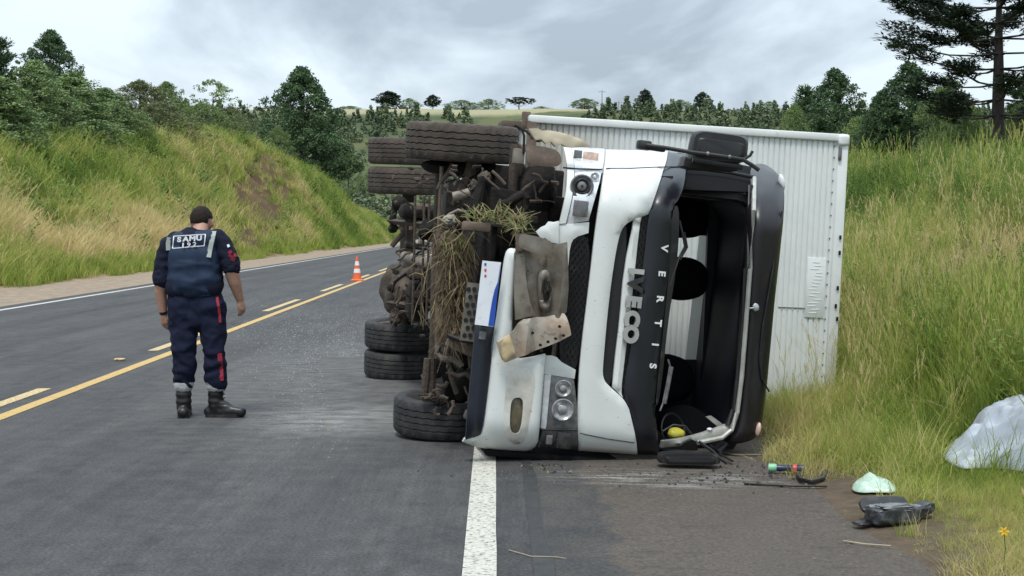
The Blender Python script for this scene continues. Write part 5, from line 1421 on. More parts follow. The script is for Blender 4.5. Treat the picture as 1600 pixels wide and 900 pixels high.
def farwood(name, n, y0, y1, cone, hmin, hmax, thr, seed, tint0=0.35):
    Y = RNG.uniform(y0, y1, n); x = RNG.uniform(-0.42, 0.42, n) * Y
    k = fbm(x * 0.02, Y * 0.02, seed) > thr; x, Y = x[k], Y[k]; m = len(x)
    z = H(x + DRIFT * Y, Y) - 0.2; hh = RNG.uniform(hmin, hmax, m)
    ww = hh * (RNG.uniform(.8, 1.2, m) if cone else RNG.uniform(1.0, 1.7, m))
    return scatter(name, np.stack([x, Y, z], -1), np.stack([np.zeros(m), np.zeros(m), RNG.uniform(0, 6.28, m)], -1), np.stack([ww, ww, hh], -1),
                   RNG.integers(0, 3, m) + (0 if cone else 3), np.clip(tint0 + RNG.normal(0, .16, m), 0, 1), FARC)
farwood('young_pine_wood', 2200, 320, 414, True, 0.9, 4.2, 0.46, 301, 0.5)
farwood('valley_scrub', 2600, 236, 400, False, 0.9, 2.8, 0.45, 303, 0.5)
farwood('skyline_wood', 420, 436, 476, False, 0.9, 2.2, 0.55, 305, 0.35)

# ------------------------------------------------------------------ traffic cone
M['orange'] = pbr('cone_orange', (0.75, 0.13, 0.035), 0.5, var=0.08)
M['band'] = pbr('cone_white_band', (0.72, 0.72, 0.70), 0.4, var=0.05)
cp = gnd(558, 439)
cone = empty('traffic_cone', cp); tag(cone, 'orange and white traffic cone standing on the yellow centre line', 'traffic cone')
ch = 0.68
mb = MB().box((0, 0, 0.02), (0.36, 0.36, 0.04), bev=0.012); mb.build('base', M['orange'], cone)
rr = lambda t: 0.135 * (1 - t) + 0.028 * t
def cband(t0, t1, m, nm, e=0.0): MB().lathe([(rr(t0) + e, 0.04 + ch * t0), (rr(t1) + e, 0.04 + ch * t1)], 24).build(nm, m, cone)
MB().lathe([(rr(0) + .02, 0.04), (rr(0.02), 0.06), (rr(1), 0.04 + ch), (rr(1) - .012, 0.045 + ch), (0.012, 0.03 + ch)], 24).build('cone_body', M['orange'], cone)
cband(0.30, 0.48, M['band'], 'white_band', .003); cband(0.62, 0.80, M['band'], 'white_band', .003)
# reflective road stud
st = gnd(187, 563, 0.004); o = MB().box((0, 0, 0.012), (0.11, 0.10, 0.022), bev=0.008).build('road_stud', M['line_pale']); o.location = st
tag(o, 'small pale reflective stud beside the yellow centre line', 'road stud')

# ------------------------------------------------------------------ litter by the cab
M['tarp'] = pbr('pale_blue_grey_sheet', (0.40, 0.44, 0.50), 0.35, var=0.12, vs=4, dirt=((0.22, 0.23, 0.25), 0.5, 0.75, 6))
def cloth(name, px_out, z_fn, mat, label, cat, sp=0.05, th=0.006, zbase=None):
    """crumpled sheet over the ground whose outline follows these pixels at ground level"""
    pts = px_ground(px_out)
    lp = resample(chaikin(pts, 2), sp)
    xs = [p[0] for p in lp]; ys = [p[1] for p in lp]
    X, Y = np.meshgrid(np.arange(min(xs), max(xs), sp), np.arange(min(ys), max(ys), sp)); X, Y = X.ravel() + .001, Y.ravel() + .001
    k = pip(X, Y, lp); X, Y = X[k], Y[k]; dd = bdist(X, Y, [lp]); k = dd > sp * .4; X, Y = X[k], Y[k]
    P_ = lp + list(zip(X, Y)); n0 = len(lp)
    vo, eo, fo, *_ = delaunay_2d_cdt([Vector(p) for p in P_], [(i, (i + 1) % n0) for i in range(n0)], [], 0, 1e-5)
    vo = np.array([(p[0], p[1]) for p in vo]); tri = np.array([f for f in fo if len(f) == 3]); c = vo[tri].mean(1); tri = tri[pip(c[:, 0], c[:, 1], lp)]
    d = bdist(vo[:, 0], vo[:, 1], [lp])
    vs = [(x, y, Hx(x, y) + z_fn(x, y, q)) for (x, y), q in zip(vo, d)]
    n = len(vs); fs = [tuple(t) for t in tri]; cnt = {(a, b2) for t in fs for a, b2 in ((t[0], t[1]), (t[1], t[2]), (t[2], t[0]))}
    ff = fs + [(c2 + n, b2 + n, a + n) for a, b2, c2 in fs] + [(b2, a, a + n, b2 + n) for a, b2 in cnt if (b2, a) not in cnt]
    o = MB().add(vs + [(x, y, z - th) for x, y, z in vs], ff).build(name, mat, None, True, 60)
    return tag(o, label, cat)
def fold(x, y, s=3.0, seed=0): return noise.noise(Vector((x * s + seed, y * s * .6, seed))) + 0.6 * abs(noise.noise(Vector((x * s * 2.1, y * s * 1.3, seed + 4))))
cloth('plastic_sheet', TARP_PX,
      lambda x, y, q: 0.05 + (0.30 * min(1, max(0.10, (x - 2.70) * 2.2)) * (1 + 0.4 * fold(x, y, 3)) + 0.05 * fold(x, y, 4, 3) - 0.16 * abs(noise.noise(Vector((x * 6 + y * 3, y * 1.6 - x, 2)))) - 0.07 * abs(noise.noise(Vector((x * 9 - y * 7, y * 5, 7)))) + 0.06) * (1 - math.exp(-q * 10)), M['tarp'], 'crumpled pale grey plastic sheet half buried in the verge grass', 'plastic sheet', 0.022)
M['clear_green'] = pbr('milky_green_plastic', (0.42, 0.58, 0.47), 0.3, var=0.15, vs=12, dirt=((0.62, 0.70, 0.64), 0.5, 0.7, 20))
cloth('plastic_bag', [(1330, 770), (1334, 758), (1350, 754), (1380, 756), (1400, 764), (1402, 774), (1370, 773), (1345, 774)],
      lambda x, y, q: 0.02 + 0.05 * (1 - math.exp(-q * 25)) * (1 + 0.8 * fold(x, y, 16)), M['clear_green'], 'crumpled milky green plastic bag at the edge of the grass', 'plastic bag', 0.018)
# black case
M['case'] = pbr('black_case', (0.020, 0.021, 0.024), 0.45, var=0.2, dirt=((0.16, 0.17, 0.19), 0.5, 0.8, 14))
cpz = gnd(1396, 814); case = empty('black_bag', (cpz.x, cpz.y, Hx(cpz.x, cpz.y) - 0.004)); case.rotation_euler = (0, 0, R(14)); case.scale = (.86, .86, .86)
tag(case, 'open black bag lying at the shoulder edge, grey lining built on top', 'bag')
MB().lump((0, 0, 0.06), (0.16, 0.085, 0.055), 0.06, 3, 2, 4, sq=.45).build('bag_body', M['case'], case)
MB().lump((0.02, 0.14, 0.085), (0.15, 0.07, 0.016), 0.05, 3, 5, 4, rot=(R(34), 0, R(-6)), sq=.45).build('flap', M['plastic'], case)
MB().lump((-0.01, -0.005, 0.104), (0.135, 0.066, 0.014), 0.25, 5, 8, 4, sq=.6).build('sheen', M['lamp'], case)  # grey sheen on the bag top, put in as a pale part
MB().lump((0.21, 0.05, 0.07), (0.075, 0.055, 0.035), 0.10, 4, 12, 4, rot=(0, R(-16), R(14)), sq=.5).build('side_pocket', M['case'], case)
MB().lump((-0.19, 0.02, 0.012), (0.06, 0.045, 0.010), 0.1, 4, 3, 3, sq=.6).build('strap', M['visor'], case)
MB().tube([(-0.02, 0.12, 0.10), (0.0, 0.06, 0.10)], 0.005, 6).build('zip_pull', M['chrome'], case)
# torch
M['cap_green'] = pbr('pale_green_cap', (0.22, 0.48, 0.30), 0.4); M['tor_red'] = pbr('red_ring', (0.55, 0.06, 0.04), 0.4); M['tor_blue'] = pbr('dark_blue_barrel', (0.02, 0.03, 0.07), 0.35)
tp_ = gnd(1201, 732); tor = empty('torch', (tp_.x, tp_.y, Hx(tp_.x, tp_.y) + 0.055)); tor.rotation_euler = (0, R(90), R(-14))
tag(tor, 'dark torch with green cap and red ring on the shoulder', 'torch')
MB().lathe([(0, -0.0), (0.024, 0.0), (0.026, 0.01), (0.026, 0.04), (0.022, 0.05)], 14).build('cap', M['cap_green'], tor)
MB().lathe([(0.021, 0.05), (0.021, 0.16), (0.026, 0.17), (0.026, 0.22), (0.0, 0.22)], 14).build('barrel', M['tor_blue'], tor)
MB().lathe([(0.027, 0.150), (0.028, 0.155), (0.028, 0.170), (0.027, 0.175)], 14).build('ring', M['tor_red'], tor)
# loose strips and twigs
def strip(name, pts, rpx, mat, label, cat, flat=0.45, zo=0.012):
    P_ = []
    for px, py in pts:
        p = gnd(px, py, -0.02); P_.append(Vector((p.x, p.y, max(Hx(p.x, p.y), -0.03 if p.x > 0.3 else 0.0) + zo)))
    r = [rpx / F * p.y for p in P_]
    o = MB().tube(P_, r, 8, flat=flat).build(name, mat); return tag(o, label, cat)
strip('rubber_strip', [(1163, 756), (1200, 758), (1240, 760), (1292, 761)], 3.2, M['plastic'], 'straight black rubber strip lying on the shoulder', 'rubber strip')
strip('rubber_strip', [(1246, 742), (1252, 752), (1268, 756), (1284, 752), (1290, 743)], 4.5, M['visor'], 'short curled black rubber strip by the grass edge', 'rubber strip', 0.8, 0.02)
strip('trim_strip', [(1128, 708), (1150, 711), (1180, 711), (1212, 713)], 3.0, M['bracket'], 'grey brown trim strip below the roof corner of the cab', 'trim strip')
strip('trim_strip', [(1100, 690), (1112, 702), (1128, 716), (1144, 725)], 3.0, M['plastic'], 'bent black trim strip beside the crushed mirror', 'trim strip', 0.6, 0.03)
M['twig'] = pbr('dry_twig', (0.32, 0.27, 0.19), 0.8, var=0.2)
strip('twig', [(1318, 845), (1350, 850), (1392, 853)], 1.3, M['twig'], 'pale dry twig on the shoulder below the black bag', 'twig', 1, 0.01)
strip('straw_stalk', [(795, 868), (830, 878), (870, 879), (915, 877)], 0.8, M['twig'], 'long thin straw stalk lying right of the white edge line', 'straw stalk', 1, 0.006)
# yellow flower
fp = gnd(1567, 880, 0.05); fl_ = empty('yellow_flower', (fp.x, fp.y, Hx(fp.x, fp.y))); tag(fl_, 'small yellow flower in the grass near the bottom right corner', 'flower')
M['petal'] = pbr('yellow_petal', (0.75, 0.48, 0.03), 0.5)
MB().tube([(0, 0, 0), (0.01, 0, 0.12), (0, -0.01, 0.2)], 0.002, 5).build('stem', M['broad_leaf'], fl_)
for k in range(6):
    a = k * 1.047; MB().lump((0.014 * math.cos(a), -0.01 + 0.006 * math.sin(a), 0.2 + 0.012 * math.sin(a)), (0.012, 0.003, 0.006), 0.1, 2, k, 1, rot=(0, -a, 0)).build('petal', M['petal'], fl_)

# ------------------------------------------------------------------ broken glass and grit
M['glass_bit'] = pbr('glass_crumb', (0.36, 0.38, 0.38), 0.15, var=0.2)
M['straw'] = pbr('dry_straw', (0.27, 0.215, 0.105), 0.8, var=0.3, vs=20)
M['straw_green'] = pbr('fresh_straw', (0.15, 0.17, 0.055), 0.8, var=0.3, vs=20)
M['root'] = pbr('muddy_roots', (0.13, 0.095, 0.058), 0.9, var=0.4, vs=20)
def crumbs(name, gens, mat, seed):
    r = np.random.default_rng(seed); V = []; Fc = []
    for cx, cy, rx, ry, n, s0, s1 in gens:
        for _ in range(n):
            px = r.normal(cx, rx); py = r.normal(cy, ry)
            p = gnd(px, py, 0.0)
            if p.y < 5 or p.y > 40 or in_truck(p.x, p.y): continue
            z = 0.0 if p.x < 0.2 else max(-0.035, -0.02 * (p.x - .2))
            s = r.uniform(s0, s1); a = r.uniform(0, 6.28, 3) ; b0 = len(V); k = r.uniform(.6, 1.1, 4)
            V += [(p.x + s * math.cos(a[0]) * k[0], p.y + s * math.sin(a[0]) * k[0], z), (p.x + s * math.cos(a[0] + 2.1) * k[1], p.y + s * math.sin(a[0] + 2.1) * k[1], z), (p.x + s * math.cos(a[0] + 4.2) * k[2], p.y + s * math.sin(a[0] + 4.2) * k[2], z), (p.x, p.y, z + s * k[3])]
            Fc += [(b0, b0 + 1, b0 + 3), (b0 + 1, b0 + 2, b0 + 3), (b0 + 2, b0, b0 + 3)]
    o = link(name, fastmesh(name, V, Fc), mat, None, False); return tag(o, kind='stuff')
crumbs('glass_crumbs', [(500, 525, 70, 38, 1500, .003, .008), (560, 560, 60, 45, 1100, .003, .008), (450, 500, 90, 25, 700, .004, .009), (560, 650, 60, 30, 700, .002, .006), (540, 610, 70, 40, 500, .002, .005),
                        (940, 744, 90, 8, 260, .001, .0035), (1040, 748, 70, 10, 200, .001, .0035), (430, 470, 60, 18, 500, .003, .008), (1130, 730, 60, 12, 120, .0015, .004), (620, 560, 25, 60, 500, .002, .006)], M['glass_bit'], 5)
crumbs('plastic_shards', [(1000, 738, 110, 10, 50, .004, .014), (1150, 735, 50, 14, 60, .006, .022), (880, 726, 50, 6, 30, .006, .018), (700, 690, 40, 8, 20, .004, .012)], M['plastic'], 8)
crumbs('earth_crumbs', [(640, 640, 40, 25, 160, .004, .014), (860, 735, 60, 8, 60, .003, .009), (1220, 745, 50, 12, 120, .005, .016), (1330, 800, 40, 30, 120, .005, .015), (620, 600, 30, 30, 120, .004, .012)], M['brown'], 9)
M['leaf_bit'] = pbr('torn_grass_bit', (0.20, 0.22, 0.06), 0.8, var=0.4, vs=20)
crumbs('torn_grass', [(860, 733, 40, 6, 14, .005, .012), (620, 655, 60, 25, 40, .005, .014)], M['leaf_bit'], 10)
def straws(name, gens, mat, seed, parent=None, lying=True):
    r = np.random.default_rng(seed); mb = MB()
    for (x0, y0, x1, y1, Y0, Y1, n, ln, sag) in gens:
        for _ in range(n):
            px, py, Y = r.uniform(x0, x1), r.uniform(y0, y1), r.uniform(Y0, Y1)
            p = at(px, py, Y); a = r.uniform(0, 6.28); l = ln * r.uniform(.5, 1.2); e = r.normal(0, .5) - sag
            d = Vector((math.cos(a) * .6, math.sin(a) * .4, e)); d.normalize()
            q = Vector((r.normal(0, .3), r.normal(0, .2), -0.4 + r.normal(0, .3)))
            mb.tube([p, p + d * l * .5, p + d * l + q * l * .35], [.0035, .003, .0012], 3, cap=False)
    o = mb.build(name, mat, None, False); return tag(o, kind='stuff')
straws('hay_tangle', [(688, 380, 735, 520, 9.5, 9.85, 900, .15, 1.3), (676, 350, 740, 400, 9.5, 9.8, 130, .13, .4), (700, 500, 716, 530, 9.4, 9.6, 40, .2, .9)], M['root'], 21)
straws('hay_tangle', [(690, 370, 735, 500, 9.5, 9.7, 90, .18, 1.2), (690, 335, 790, 365, 9.3, 9.6, 40, .13, .1), (650, 400, 690, 510, 9.8, 10.0, 14, .2, .5)], M['straw'], 22)
straws('grass_clump', [(728, 328, 800, 352, 9.25, 9.4, 80, .10, -.4), (690, 362, 735, 392, 9.4, 9.6, 24, .10, .3), (804, 340, 822, 366, 9.05, 9.2, 50, .10, -.3)], M['straw_green'], 23)
straws('grass_clump', [(728, 328, 812, 352, 9.25, 9.35, 40, .12, -.6), (806, 338, 824, 368, 9.0, 9.2, 30, .12, -.2)], M['straw'], 24)
mb = MB()
for i in range(26):
    x = random.uniform(692, 730); y = random.uniform(375, 515); mb.lump(at(x, y, random.uniform(9.6, 9.85)), (.05, .04, .08), 0.5, 5, i, 2)
tag(mb.build('mud_roots', M['root']), kind='stuff')

# ------------------------------------------------------------------ the rescuer
PY = 11.26
pk = PY / F
def pp(px, py, dy=0.0):
    """place near the person: pixel at the person's distance plus dy metres deeper, relative to the feet"""
    p = at(px, py, PY + dy); return Vector((p.x - PX, p.y - PY, p.z))
PX = at(315, 650, PY).x
man = empty('person', (PX, PY, 0.0)); tag(man, 'rescuer in navy uniform and vest walking away on the road, looking down', 'person')
def blob(name, caps, vox, mat, parent, ells=(), disp=None, smooth_it=4, cut=None):
    mb = MB()
    def sph(c, r): mb.lump(c, (r, r, r), 0, 1, 0, 3)
    for chain in caps:
        pts = [Vector(c[0]) for c in chain]; rs = [c[1] for c in chain]
        for p, r in zip(pts, rs): sph(p, r)
        for i in range(len(pts) - 1):
            mb.tube([pts[i], pts[i + 1]], [rs[i], rs[i + 1]], 16)
    for c, rad, rot in ells: mb.lump(c, rad, 0, 1, 0, 3, rot=rot)
    me = mb.mesh(name); o = bpy.data.objects.new(name, me); COL.objects.link(o)
    md = o.modifiers.new('r', 'REMESH'); md.mode = 'VOXEL'; md.voxel_size = vox
    m2 = o.modifiers.new('s', 'SMOOTH'); m2.iterations = smooth_it; m2.factor = 0.5
    dg = bpy.context.evaluated_depsgraph_get()
    me2 = bpy.data.meshes.new_from_object(o.evaluated_get(dg)); bpy.data.objects.remove(o)
    if disp:
        n = len(me2.vertices); nrm = [v.normal.copy() for v in me2.vertices]
        for v, q in zip(me2.vertices, nrm): v.co += q * disp(v.co)
    if cut:
        bm = bmesh.new(); bm.from_mesh(me2); bmesh.ops.delete(bm, geom=[v for v in bm.verts if cut(v.co)], context='VERTS'); bm.to_mesh(me2); bm.free()
    me2.name = name; me2.materials.clear()
    return link(name, me2, mat, parent, True, 0)
M['skin'] = pbr('skin', (0.42, 0.235, 0.165), 0.55, var=0.08, vs=12, dirt=((0.33, 0.17, 0.12), 0.5, 0.8, 18))
M['hair'] = pbr('short_dark_hair', (0.020, 0.014, 0.011), 0.8, var=0.5, vs=60, spec=0.2, bump=(0.5, 160, 0.005))
M['navy_cloth'] = pbr('navy_uniform_cloth', (0.009, 0.012, 0.030), 0.9, var=0.22, vs=6, bump=(0.15, 260, 0.002), spec=0.2)
M['navy_shirt'] = pbr('dark_navy_shirt', (0.010, 0.012, 0.026), 0.9, var=0.2, vs=6, spec=0.2)
M['vest'] = pbr('navy_vest', (0.014, 0.027, 0.058), 0.75, var=0.2, vs=6, spec=0.3)
M['cuff'] = pbr('grey_reflective_cuff', (0.40, 0.40, 0.40), 0.7, var=0.15, vs=14)
M['strap'] = pbr('grey_green_strap', (0.30, 0.34, 0.31), 0.6, var=0.1)
M['boot'] = pbr('black_boot_leather', (0.010, 0.010, 0.011), 0.42, var=0.3, vs=14, dirt=((0.05, 0.047, 0.043), 0.55, 0.8, 16))
M['red_cloth'] = pbr('red_stripe_cloth', (0.27, 0.018, 0.034), 0.85, var=0.2, vs=14)
M['print'] = pbr('white_print', (0.72, 0.74, 0.78), 0.6, var=0.04)
head = pp(315, 345, 0.085)
def hand(wr, kn, side, palm_n):
    """five unequal curled fingers from a palm; wr wrist, kn knuckles"""
    out = []; d = (kn - wr); L_ = d.length; d.normalize(); n = Vector(palm_n).normalized(); s = d.cross(n).normalized()
    out.append([(wr, .026), (wr + d * L_ * .5, .029), (kn, .026)])
    for k, (o, l) in enumerate(((-.030, .070), (-.010, .080), (.010, .075), (.029, .058))):
        b = kn + s * o * side - d * 0.004; out.append([(b - d * .03, .011), (b, .0105), (b + d * l * .5 + n * l * .12, .0095), (b + d * l * .8 + n * l * .45, .008), (b + d * l * .85 + n * l * .7, .007)])
        out.append([(wr + d * L_ * .35 + s * o * .6 * side, .014), (b, .0125)])
    t = wr + d * L_ * .25 - s * .024 * side
    out.append([(t, .014), (t + d * .03 - s * .018 * side + n * .012, .0115), (t + d * .062 - s * .020 * side + n * .026, .0095)])
    return out
LS, LE, LW, LH = pp(263, 378), pp(252, 434, -.02), pp(255, 487, .03), pp(257, 504, .05)
RS, RE, RW, RH = pp(350, 375, .0), pp(361, 422, -.03), pp(374, 466, .04), pp(378, 482, .06)
neck = pp(312, 366, 0.0); chest = pp(302, 395, 0.0); belly = pp(303, 432, 0.02); hip = pp(305, 475, 0.02)
caps = [[(neck, .062), (pp(314, 352, .04), .060)], [(pp(284, 384), .06), (pp(330, 382), .06)], [(chest, .10), (belly, .10), (hip, .10)],
        [(pp(268, 388), .050), (LE, .054), (pp(251, 455, 0), .049), (LW, .033)], [(pp(344, 386), .050), (RE, .058), (pp(367, 442, 0), .052), (RW, .034)],
        [(pp(287, 500), .08), (pp(287, 555), .055), (pp(287, 610), .045)], [(pp(330, 500), .08), (pp(331, 550), .055), (pp(337, 605), .045)]]
caps += hand(LW, LH, 1, (0.35, .5, 0)) + hand(RW, RH, -1, (-0.5, .35, 0))
hr = (R(24), R(6), R(-18))
ells = [(head, (.084, .104, .114), hr), (head + Vector((.010, .055, -.045)), (.055, .055, .060), hr), (head + Vector((.030, .108, -.03)), (.013, .022, .022), hr),
        (head + Vector((.086, .000, -.024)), (.012, .022, .034), (0, 0, R(-25))), (head + Vector((-.086, .02, -.024)), (.012, .022, .034), (0, 0, R(25))),
        (head + Vector((.03, .098, -.068)), (.022, .014, .010), hr), (head + Vector((.025, .10, -.005)), (.045, .014, .012), hr)]
body = blob('body', caps, 0.0075, M['skin'], man, ells, smooth_it=3)
# hair, ear side shaved shorter
def hcut(p):
    q = p - head; return (q.z < -0.026 + max(0, q.y) * 1.6 + .018 * noise.noise(p * 40)) or (q.z < 0.012 and abs(q.x) > 0.050 and q.y > -.06)
blob('hair', [], 0.008, M['hair'], man, [(head + Vector((0, -.006, .008)), (.088, .107, .117), hr)], smooth_it=3, cut=hcut, disp=lambda p: 0.003 * noise.noise(p * 90))
MB().tube([head + Vector((.088, .0, .0)), head + Vector((.090, .05, -.004)), head + Vector((.075, .10, -.010))], .005, 6).build('glasses', M['plastic'], man)
MB().tube([head + Vector((-.074, -.035, .0)), head + Vector((-.074, -.045, -.05)), head + Vector((-.06, -.05, -.10))], .012, 6, flat=.5).build('ear_strap', M['strap'], man)
def wr(sc, amp, seed=0, zf=2.2):
    return lambda p: amp * (noise.noise(Vector((p.x * sc, p.y * sc, p.z * sc * zf + seed))) + 0.5 - 1.5 * abs(noise.noise(Vector((p.x * sc * 1.2 + p.z * 5, p.y * sc * 1.2, p.z * sc * 1.5 + seed)))))
# shirt with rolled sleeves, collar
caps = [[(pp(274, 379, .0), .085), (pp(338, 376, .0), .088)], [(pp(300, 380), .13), (pp(302, 410), .145), (pp(304, 446, .0), .15)], [(pp(288, 400), .12), (pp(286, 446), .125)], [(pp(322, 400), .125), (pp(324, 446), .125)],
        [(pp(265, 383), .078), (pp(256, 408), .074), (pp(254, 432, -.01), .070)], [(pp(347, 381), .080), (pp(356, 400, -.01), .078), (pp(360, 413, -.02), .074)], [(pp(313, 371, .0), .080), (pp(313, 367, .02), .070)]]
blob('shirt', caps, 0.011, M['navy_shirt'], man, disp=wr(9, .010, 3))
for a, b_, r_ in ((pp(253.5, 430, -.01), pp(252.8, 437, -.015), .082), (pp(359.5, 409, -.02), pp(361.5, 417, -.025), .084)):
    blob('sleeve_cuff', [[(a, r_ - .006), (b_, r_ - .010)]], 0.010, M['navy_shirt'], man, disp=wr(16, .008, 9))
blob('collar', [[(pp(302, 367, .0), .022), (pp(312, 365, -.045), .022), (pp(325, 363, .02), .022)]], 0.01, M['navy_shirt'], man)
# vest
caps = [[(pp(283, 378, -.035), .088), (pp(326, 376, -.035), .088)], [(pp(286, 400, -.035), .118), (pp(285, 442, -.035), .120)], [(pp(304, 400, -.04), .130), (pp(303, 442, -.045), .134)], [(pp(320, 400, -.035), .118), (pp(322, 442, -.035), .120)]]
blob('vest', caps, 0.010, M['vest'], man, disp=lambda p: 0.004 * math.sin(p.z * 58 + 3 * noise.noise(p * 6)) * (1 if p.z < 1.24 else 0) + (wr(8, .006, 5)(p) if p.z < 1.26 else 0))
blob('vest_hem', [[(pp(279, 449, -.03), .108), (pp(327, 447, -.03), .108)]], 0.010, M['navy_shirt'], man)
blob('radio_pouch', [[(pp(338, 445, -.02), .04), (pp(339, 466, -.02), .04)]], 0.008, M['plastic'], man)
def on_back(px, py, off): return pp(px, py, -.165 + off)
def flatband(name, pts, wdt, mat, th=.006):
    V = []; Fc = []
    P_ = [Vector(p) for p in pts]
    for i, p in enumerate(P_):
        d = (P_[min(i + 1, len(P_) - 1)] - P_[max(i - 1, 0)]).normalized(); s = d.cross(Vector((0, -1, 0))).normalized() * wdt / 2
        V += [p - s, p + s, p + s + Vector((0, th, 0)), p - s + Vector((0, th, 0))]
    for i in range(len(P_) - 1):
        for k in range(4): Fc.append((i * 4 + k, i * 4 + (k + 1) % 4, i * 4 + 4 + (k + 1) % 4, i * 4 + 4 + k))
    Fc += [(0, 1, 2, 3), tuple(len(V) - 4 + k for k in range(4))]
    return MB().add(V, Fc).build(name, mat, man, False)
from mathutils.bvhtree import BVHTree
def surf(obs):
    V = []; Fs = []
    for o in obs:
        b0 = len(V); V += [v.co.copy() for v in o.data.vertices]; Fs += [tuple(i + b0 for i in p.vertices) for p in o.data.polygons]
    return BVHTree.FromPolygons(V, Fs)
def hit(bvh, px, py, off=.004):
    """nearest cloth in front of this pixel, in the person's space"""
    d = ray(px, py); o = CAM0 - Vector((PX, PY, 0)); h = bvh.ray_cast(o, d.normalized())
    return (h[0] - d.normalized() * off) if h[0] is not None else pp(px, py, -.15)
ch_ = {o.name.split('.')[0]: o for o in man.children}
bv_v = surf([ch_['vest'], ch_['shirt']])
for ptsx in (((334.5, 361), (333, 368), (330.5, 378), (328, 390), (326, 402)), ((264.5, 371), (262.5, 380), (263, 391))):
    flatband('shoulder_strap', [hit(bv_v, x, y, .010) for x, y in ptsx], .036, M['strap'])
fr = [(271.5, 369), (321, 366), (319, 384), (269.5, 388)]
for a, b_ in zip(fr, fr[1:] + fr[:1]):
    flatband('print_frame', [hit(bv_v, a[0] + (b_[0] - a[0]) * t, a[1] + (b_[1] - a[1]) * t, .009) for t in np.linspace(0, 1, 8)], .008, M['print'], .003)
def vest_text(txt, x0, x1, y0, y1, h):
    for i, chx in enumerate(txt):
        me = text_mesh(chx, h, .002, .0008 if chx in '92' else .0026); t = i / (len(txt) - 1); x = x0 + (x1 - x0) * t; y = y0 + (y1 - y0) * t
        c = hit(bv_v, x, y, .034); co = np.array([v.co[:] for v in me.vertices]); mid = (co.max(0) + co.min(0)) / 2
        X = Matrix.Translation(c) @ Matrix.Rotation(R(3), 4, 'Y') @ Matrix.Rotation(R(90), 4, 'X')
        for v in me.vertices: v.co = X @ Vector(((v.co.x - mid[0]) * 1.25, v.co.y - mid[1], v.co.z))
        me.materials.clear(); link('print_letter', me, M['print'], man, False)
vest_text('SAMU', 280, 311, 374.2, 371.8, .053); vest_text('192', 286, 304, 383, 381.6, .048)
# trousers
caps = [[(pp(288, 456), .115), (pp(287, 480), .128), (pp(286, 505), .116), (pp(287, 540, -.02), .100), (pp(288, 562, -.02), .094), (pp(288, 585, .0), .090), (pp(287, 598), .076)],
        [(pp(322, 456), .112), (pp(328, 480), .125), (pp(332, 505), .110), (pp(334, 540, -.02), .092), (pp(336, 562, -.02), .088), (pp(337, 585, .0), .086), (pp(338, 597), .078)], [(pp(296, 456), .12), (pp(318, 456), .12), (pp(306, 495), .12)]]
def trw(p):
    k = wr(9, .014, 1, 1.3)(p)
    if p.z < .55: k += 0.006 * math.sin(p.z * 48 + 5 * noise.noise(p * 6))
    return k
tr = blob('trousers', caps, 0.011, M['navy_cloth'], man, disp=trw)
bv_t = surf([tr])
flatband('waistband', [hit(bv_t, x, y, .006) for x, y in ((270, 455), (285, 457), (300, 457), (318, 456), (334, 453))], .05, M['navy_cloth'])
flatband('pocket_flap', [hit(bv_t, x, y, .012) for x, y in ((300, 459), (312, 459), (328, 457))], .045, M['vest'])
flatband('red_stripe', [hit(bv_t, x, y, .008) for x, y in ((339, 464), (341, 478), (343, 492), (344, 504))], .022, M['red_cloth'])
flatband('red_stripe', [hit(bv_t, x, y, .008) for x, y in ((343, 552), (344, 564), (345, 576), (345.5, 588), (346, 595))], .036, M['red_cloth'])
bv_s = surf([ch_['shirt']] + [o for o in man.children if o.name.startswith('sleeve_cuff')])
for ptsx, w_ in ((((358, 392), (361, 396)), .03), (((357, 398), (364, 402)), .022), (((361, 404), (367, 406)), .03), (((366, 396), (368, 401)), .02), (((356, 382), (357.5, 386)), .018)):
    flatband('sleeve_patch', [hit(bv_s, x, y, .008) for x, y in ptsx], w_, M['red_cloth'] if w_ != .018 else M['print'])
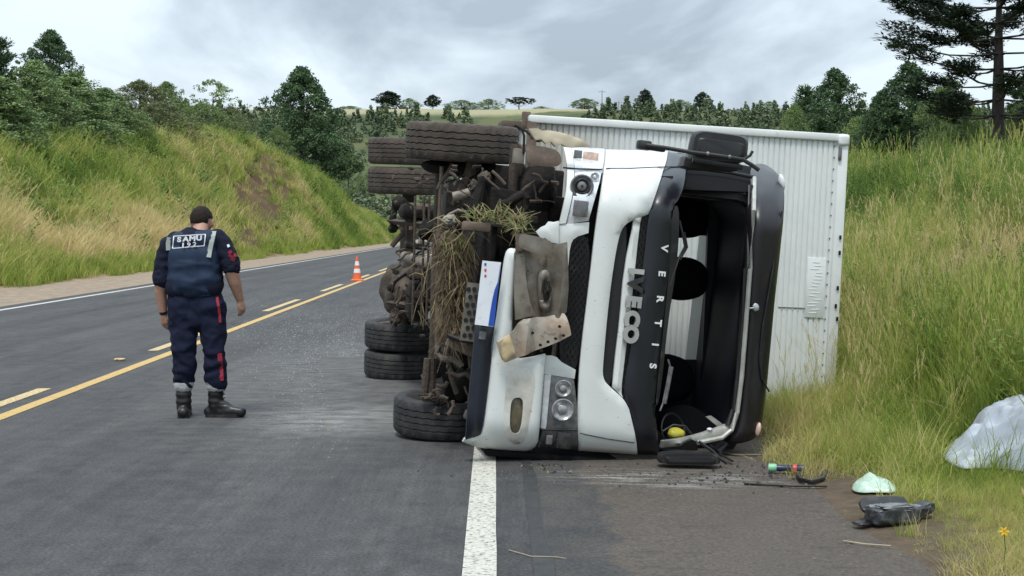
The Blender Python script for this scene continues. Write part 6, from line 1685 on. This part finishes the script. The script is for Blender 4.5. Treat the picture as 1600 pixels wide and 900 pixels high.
for a, b_, r_ in ((pp(287, 598), pp(287, 605), .086), (pp(338, 597), pp(338, 605), .088)):
    blob('trouser_cuff', [[(a + Vector((0, 0, -.01)), r_ - .006), (b_ + Vector((0, 0, .02)), r_ - .008)]], 0.008, M['cuff'], man, disp=wr(18, .003, 2), cut=lambda p: p.z > a.z + .01 or p.z < b_.z - .03)
# boots: left seen from behind, right turned out
def boot(ankle_px, foot, toe, yaw_seed):
    a = pp(*ankle_px); f = Vector((a.x, a.y - .02, 0.0)) if foot is None else foot
    heel = Vector((a.x - toe.x * .22, a.y - toe.y * .22, .045)); mid = Vector((a.x + toe.x * .45, a.y + toe.y * .45, .05)); tip = Vector((a.x + toe.x * .88, a.y + toe.y * .88, .042))
    o = blob('boot', [[(a + Vector((0, 0, -.01)), .062), (Vector((a.x, a.y, .13)), .062), (Vector((a.x, a.y, .085)), .060)], [(heel, .048), (mid, .052), (tip, .044)], [(Vector((a.x, a.y, .11)), .058), (mid + Vector((0, 0, .02)), .045)]], 0.0085, M['boot'], man,
             disp=lambda p: .003 * math.sin(p.z * 110) * (p.z > .1) + .002 * noise.noise(p * 40))
    s = Vector((-toe.y, toe.x, 0)).normalized(); d = toe.normalized()
    V = []
    outl = [(-.085, -.034), (-.06, -.045), (.05, -.043), (.14, -.052), (.20, -.046), (.235, -.02), (.235, .02), (.20, .046), (.14, .052), (.05, .043), (-.06, .045), (-.085, .034)]
    L_ = toe.length / .26
    for z in (0.0, .03):
        for q, w in outl: V.append(Vector((a.x, a.y, z)) + d * q * L_ + s * w)
    n = len(outl); MB().add(V, [tuple(range(n - 1, -1, -1)), tuple(range(n, 2 * n))] + [(k, (k + 1) % n, n + (k + 1) % n, n + k) for k in range(n)]).build('sole', M['plastic'], o, False)
    mb = MB()
    for z in (.12, .15, .18, .21): mb.tube([Vector((a.x, a.y, z)) + d * .066 - s * .03, Vector((a.x, a.y, z + .008)) + d * .072, Vector((a.x, a.y, z)) + d * .066 + s * .03], .004, 5)
    mb.build('lace', M['plastic'], o)
boot((287, 606, .0), None, Vector((-.03, .24, 0)), 0)
boot((337, 606, .02), None, Vector((.235, -.03, 0)), 1)
blob('wristband', [[(LW + Vector((-.0, 0, .012)), .033), (LW + Vector((0, 0, -.004)), .033)]], .006, M['plastic'], man, smooth_it=1)
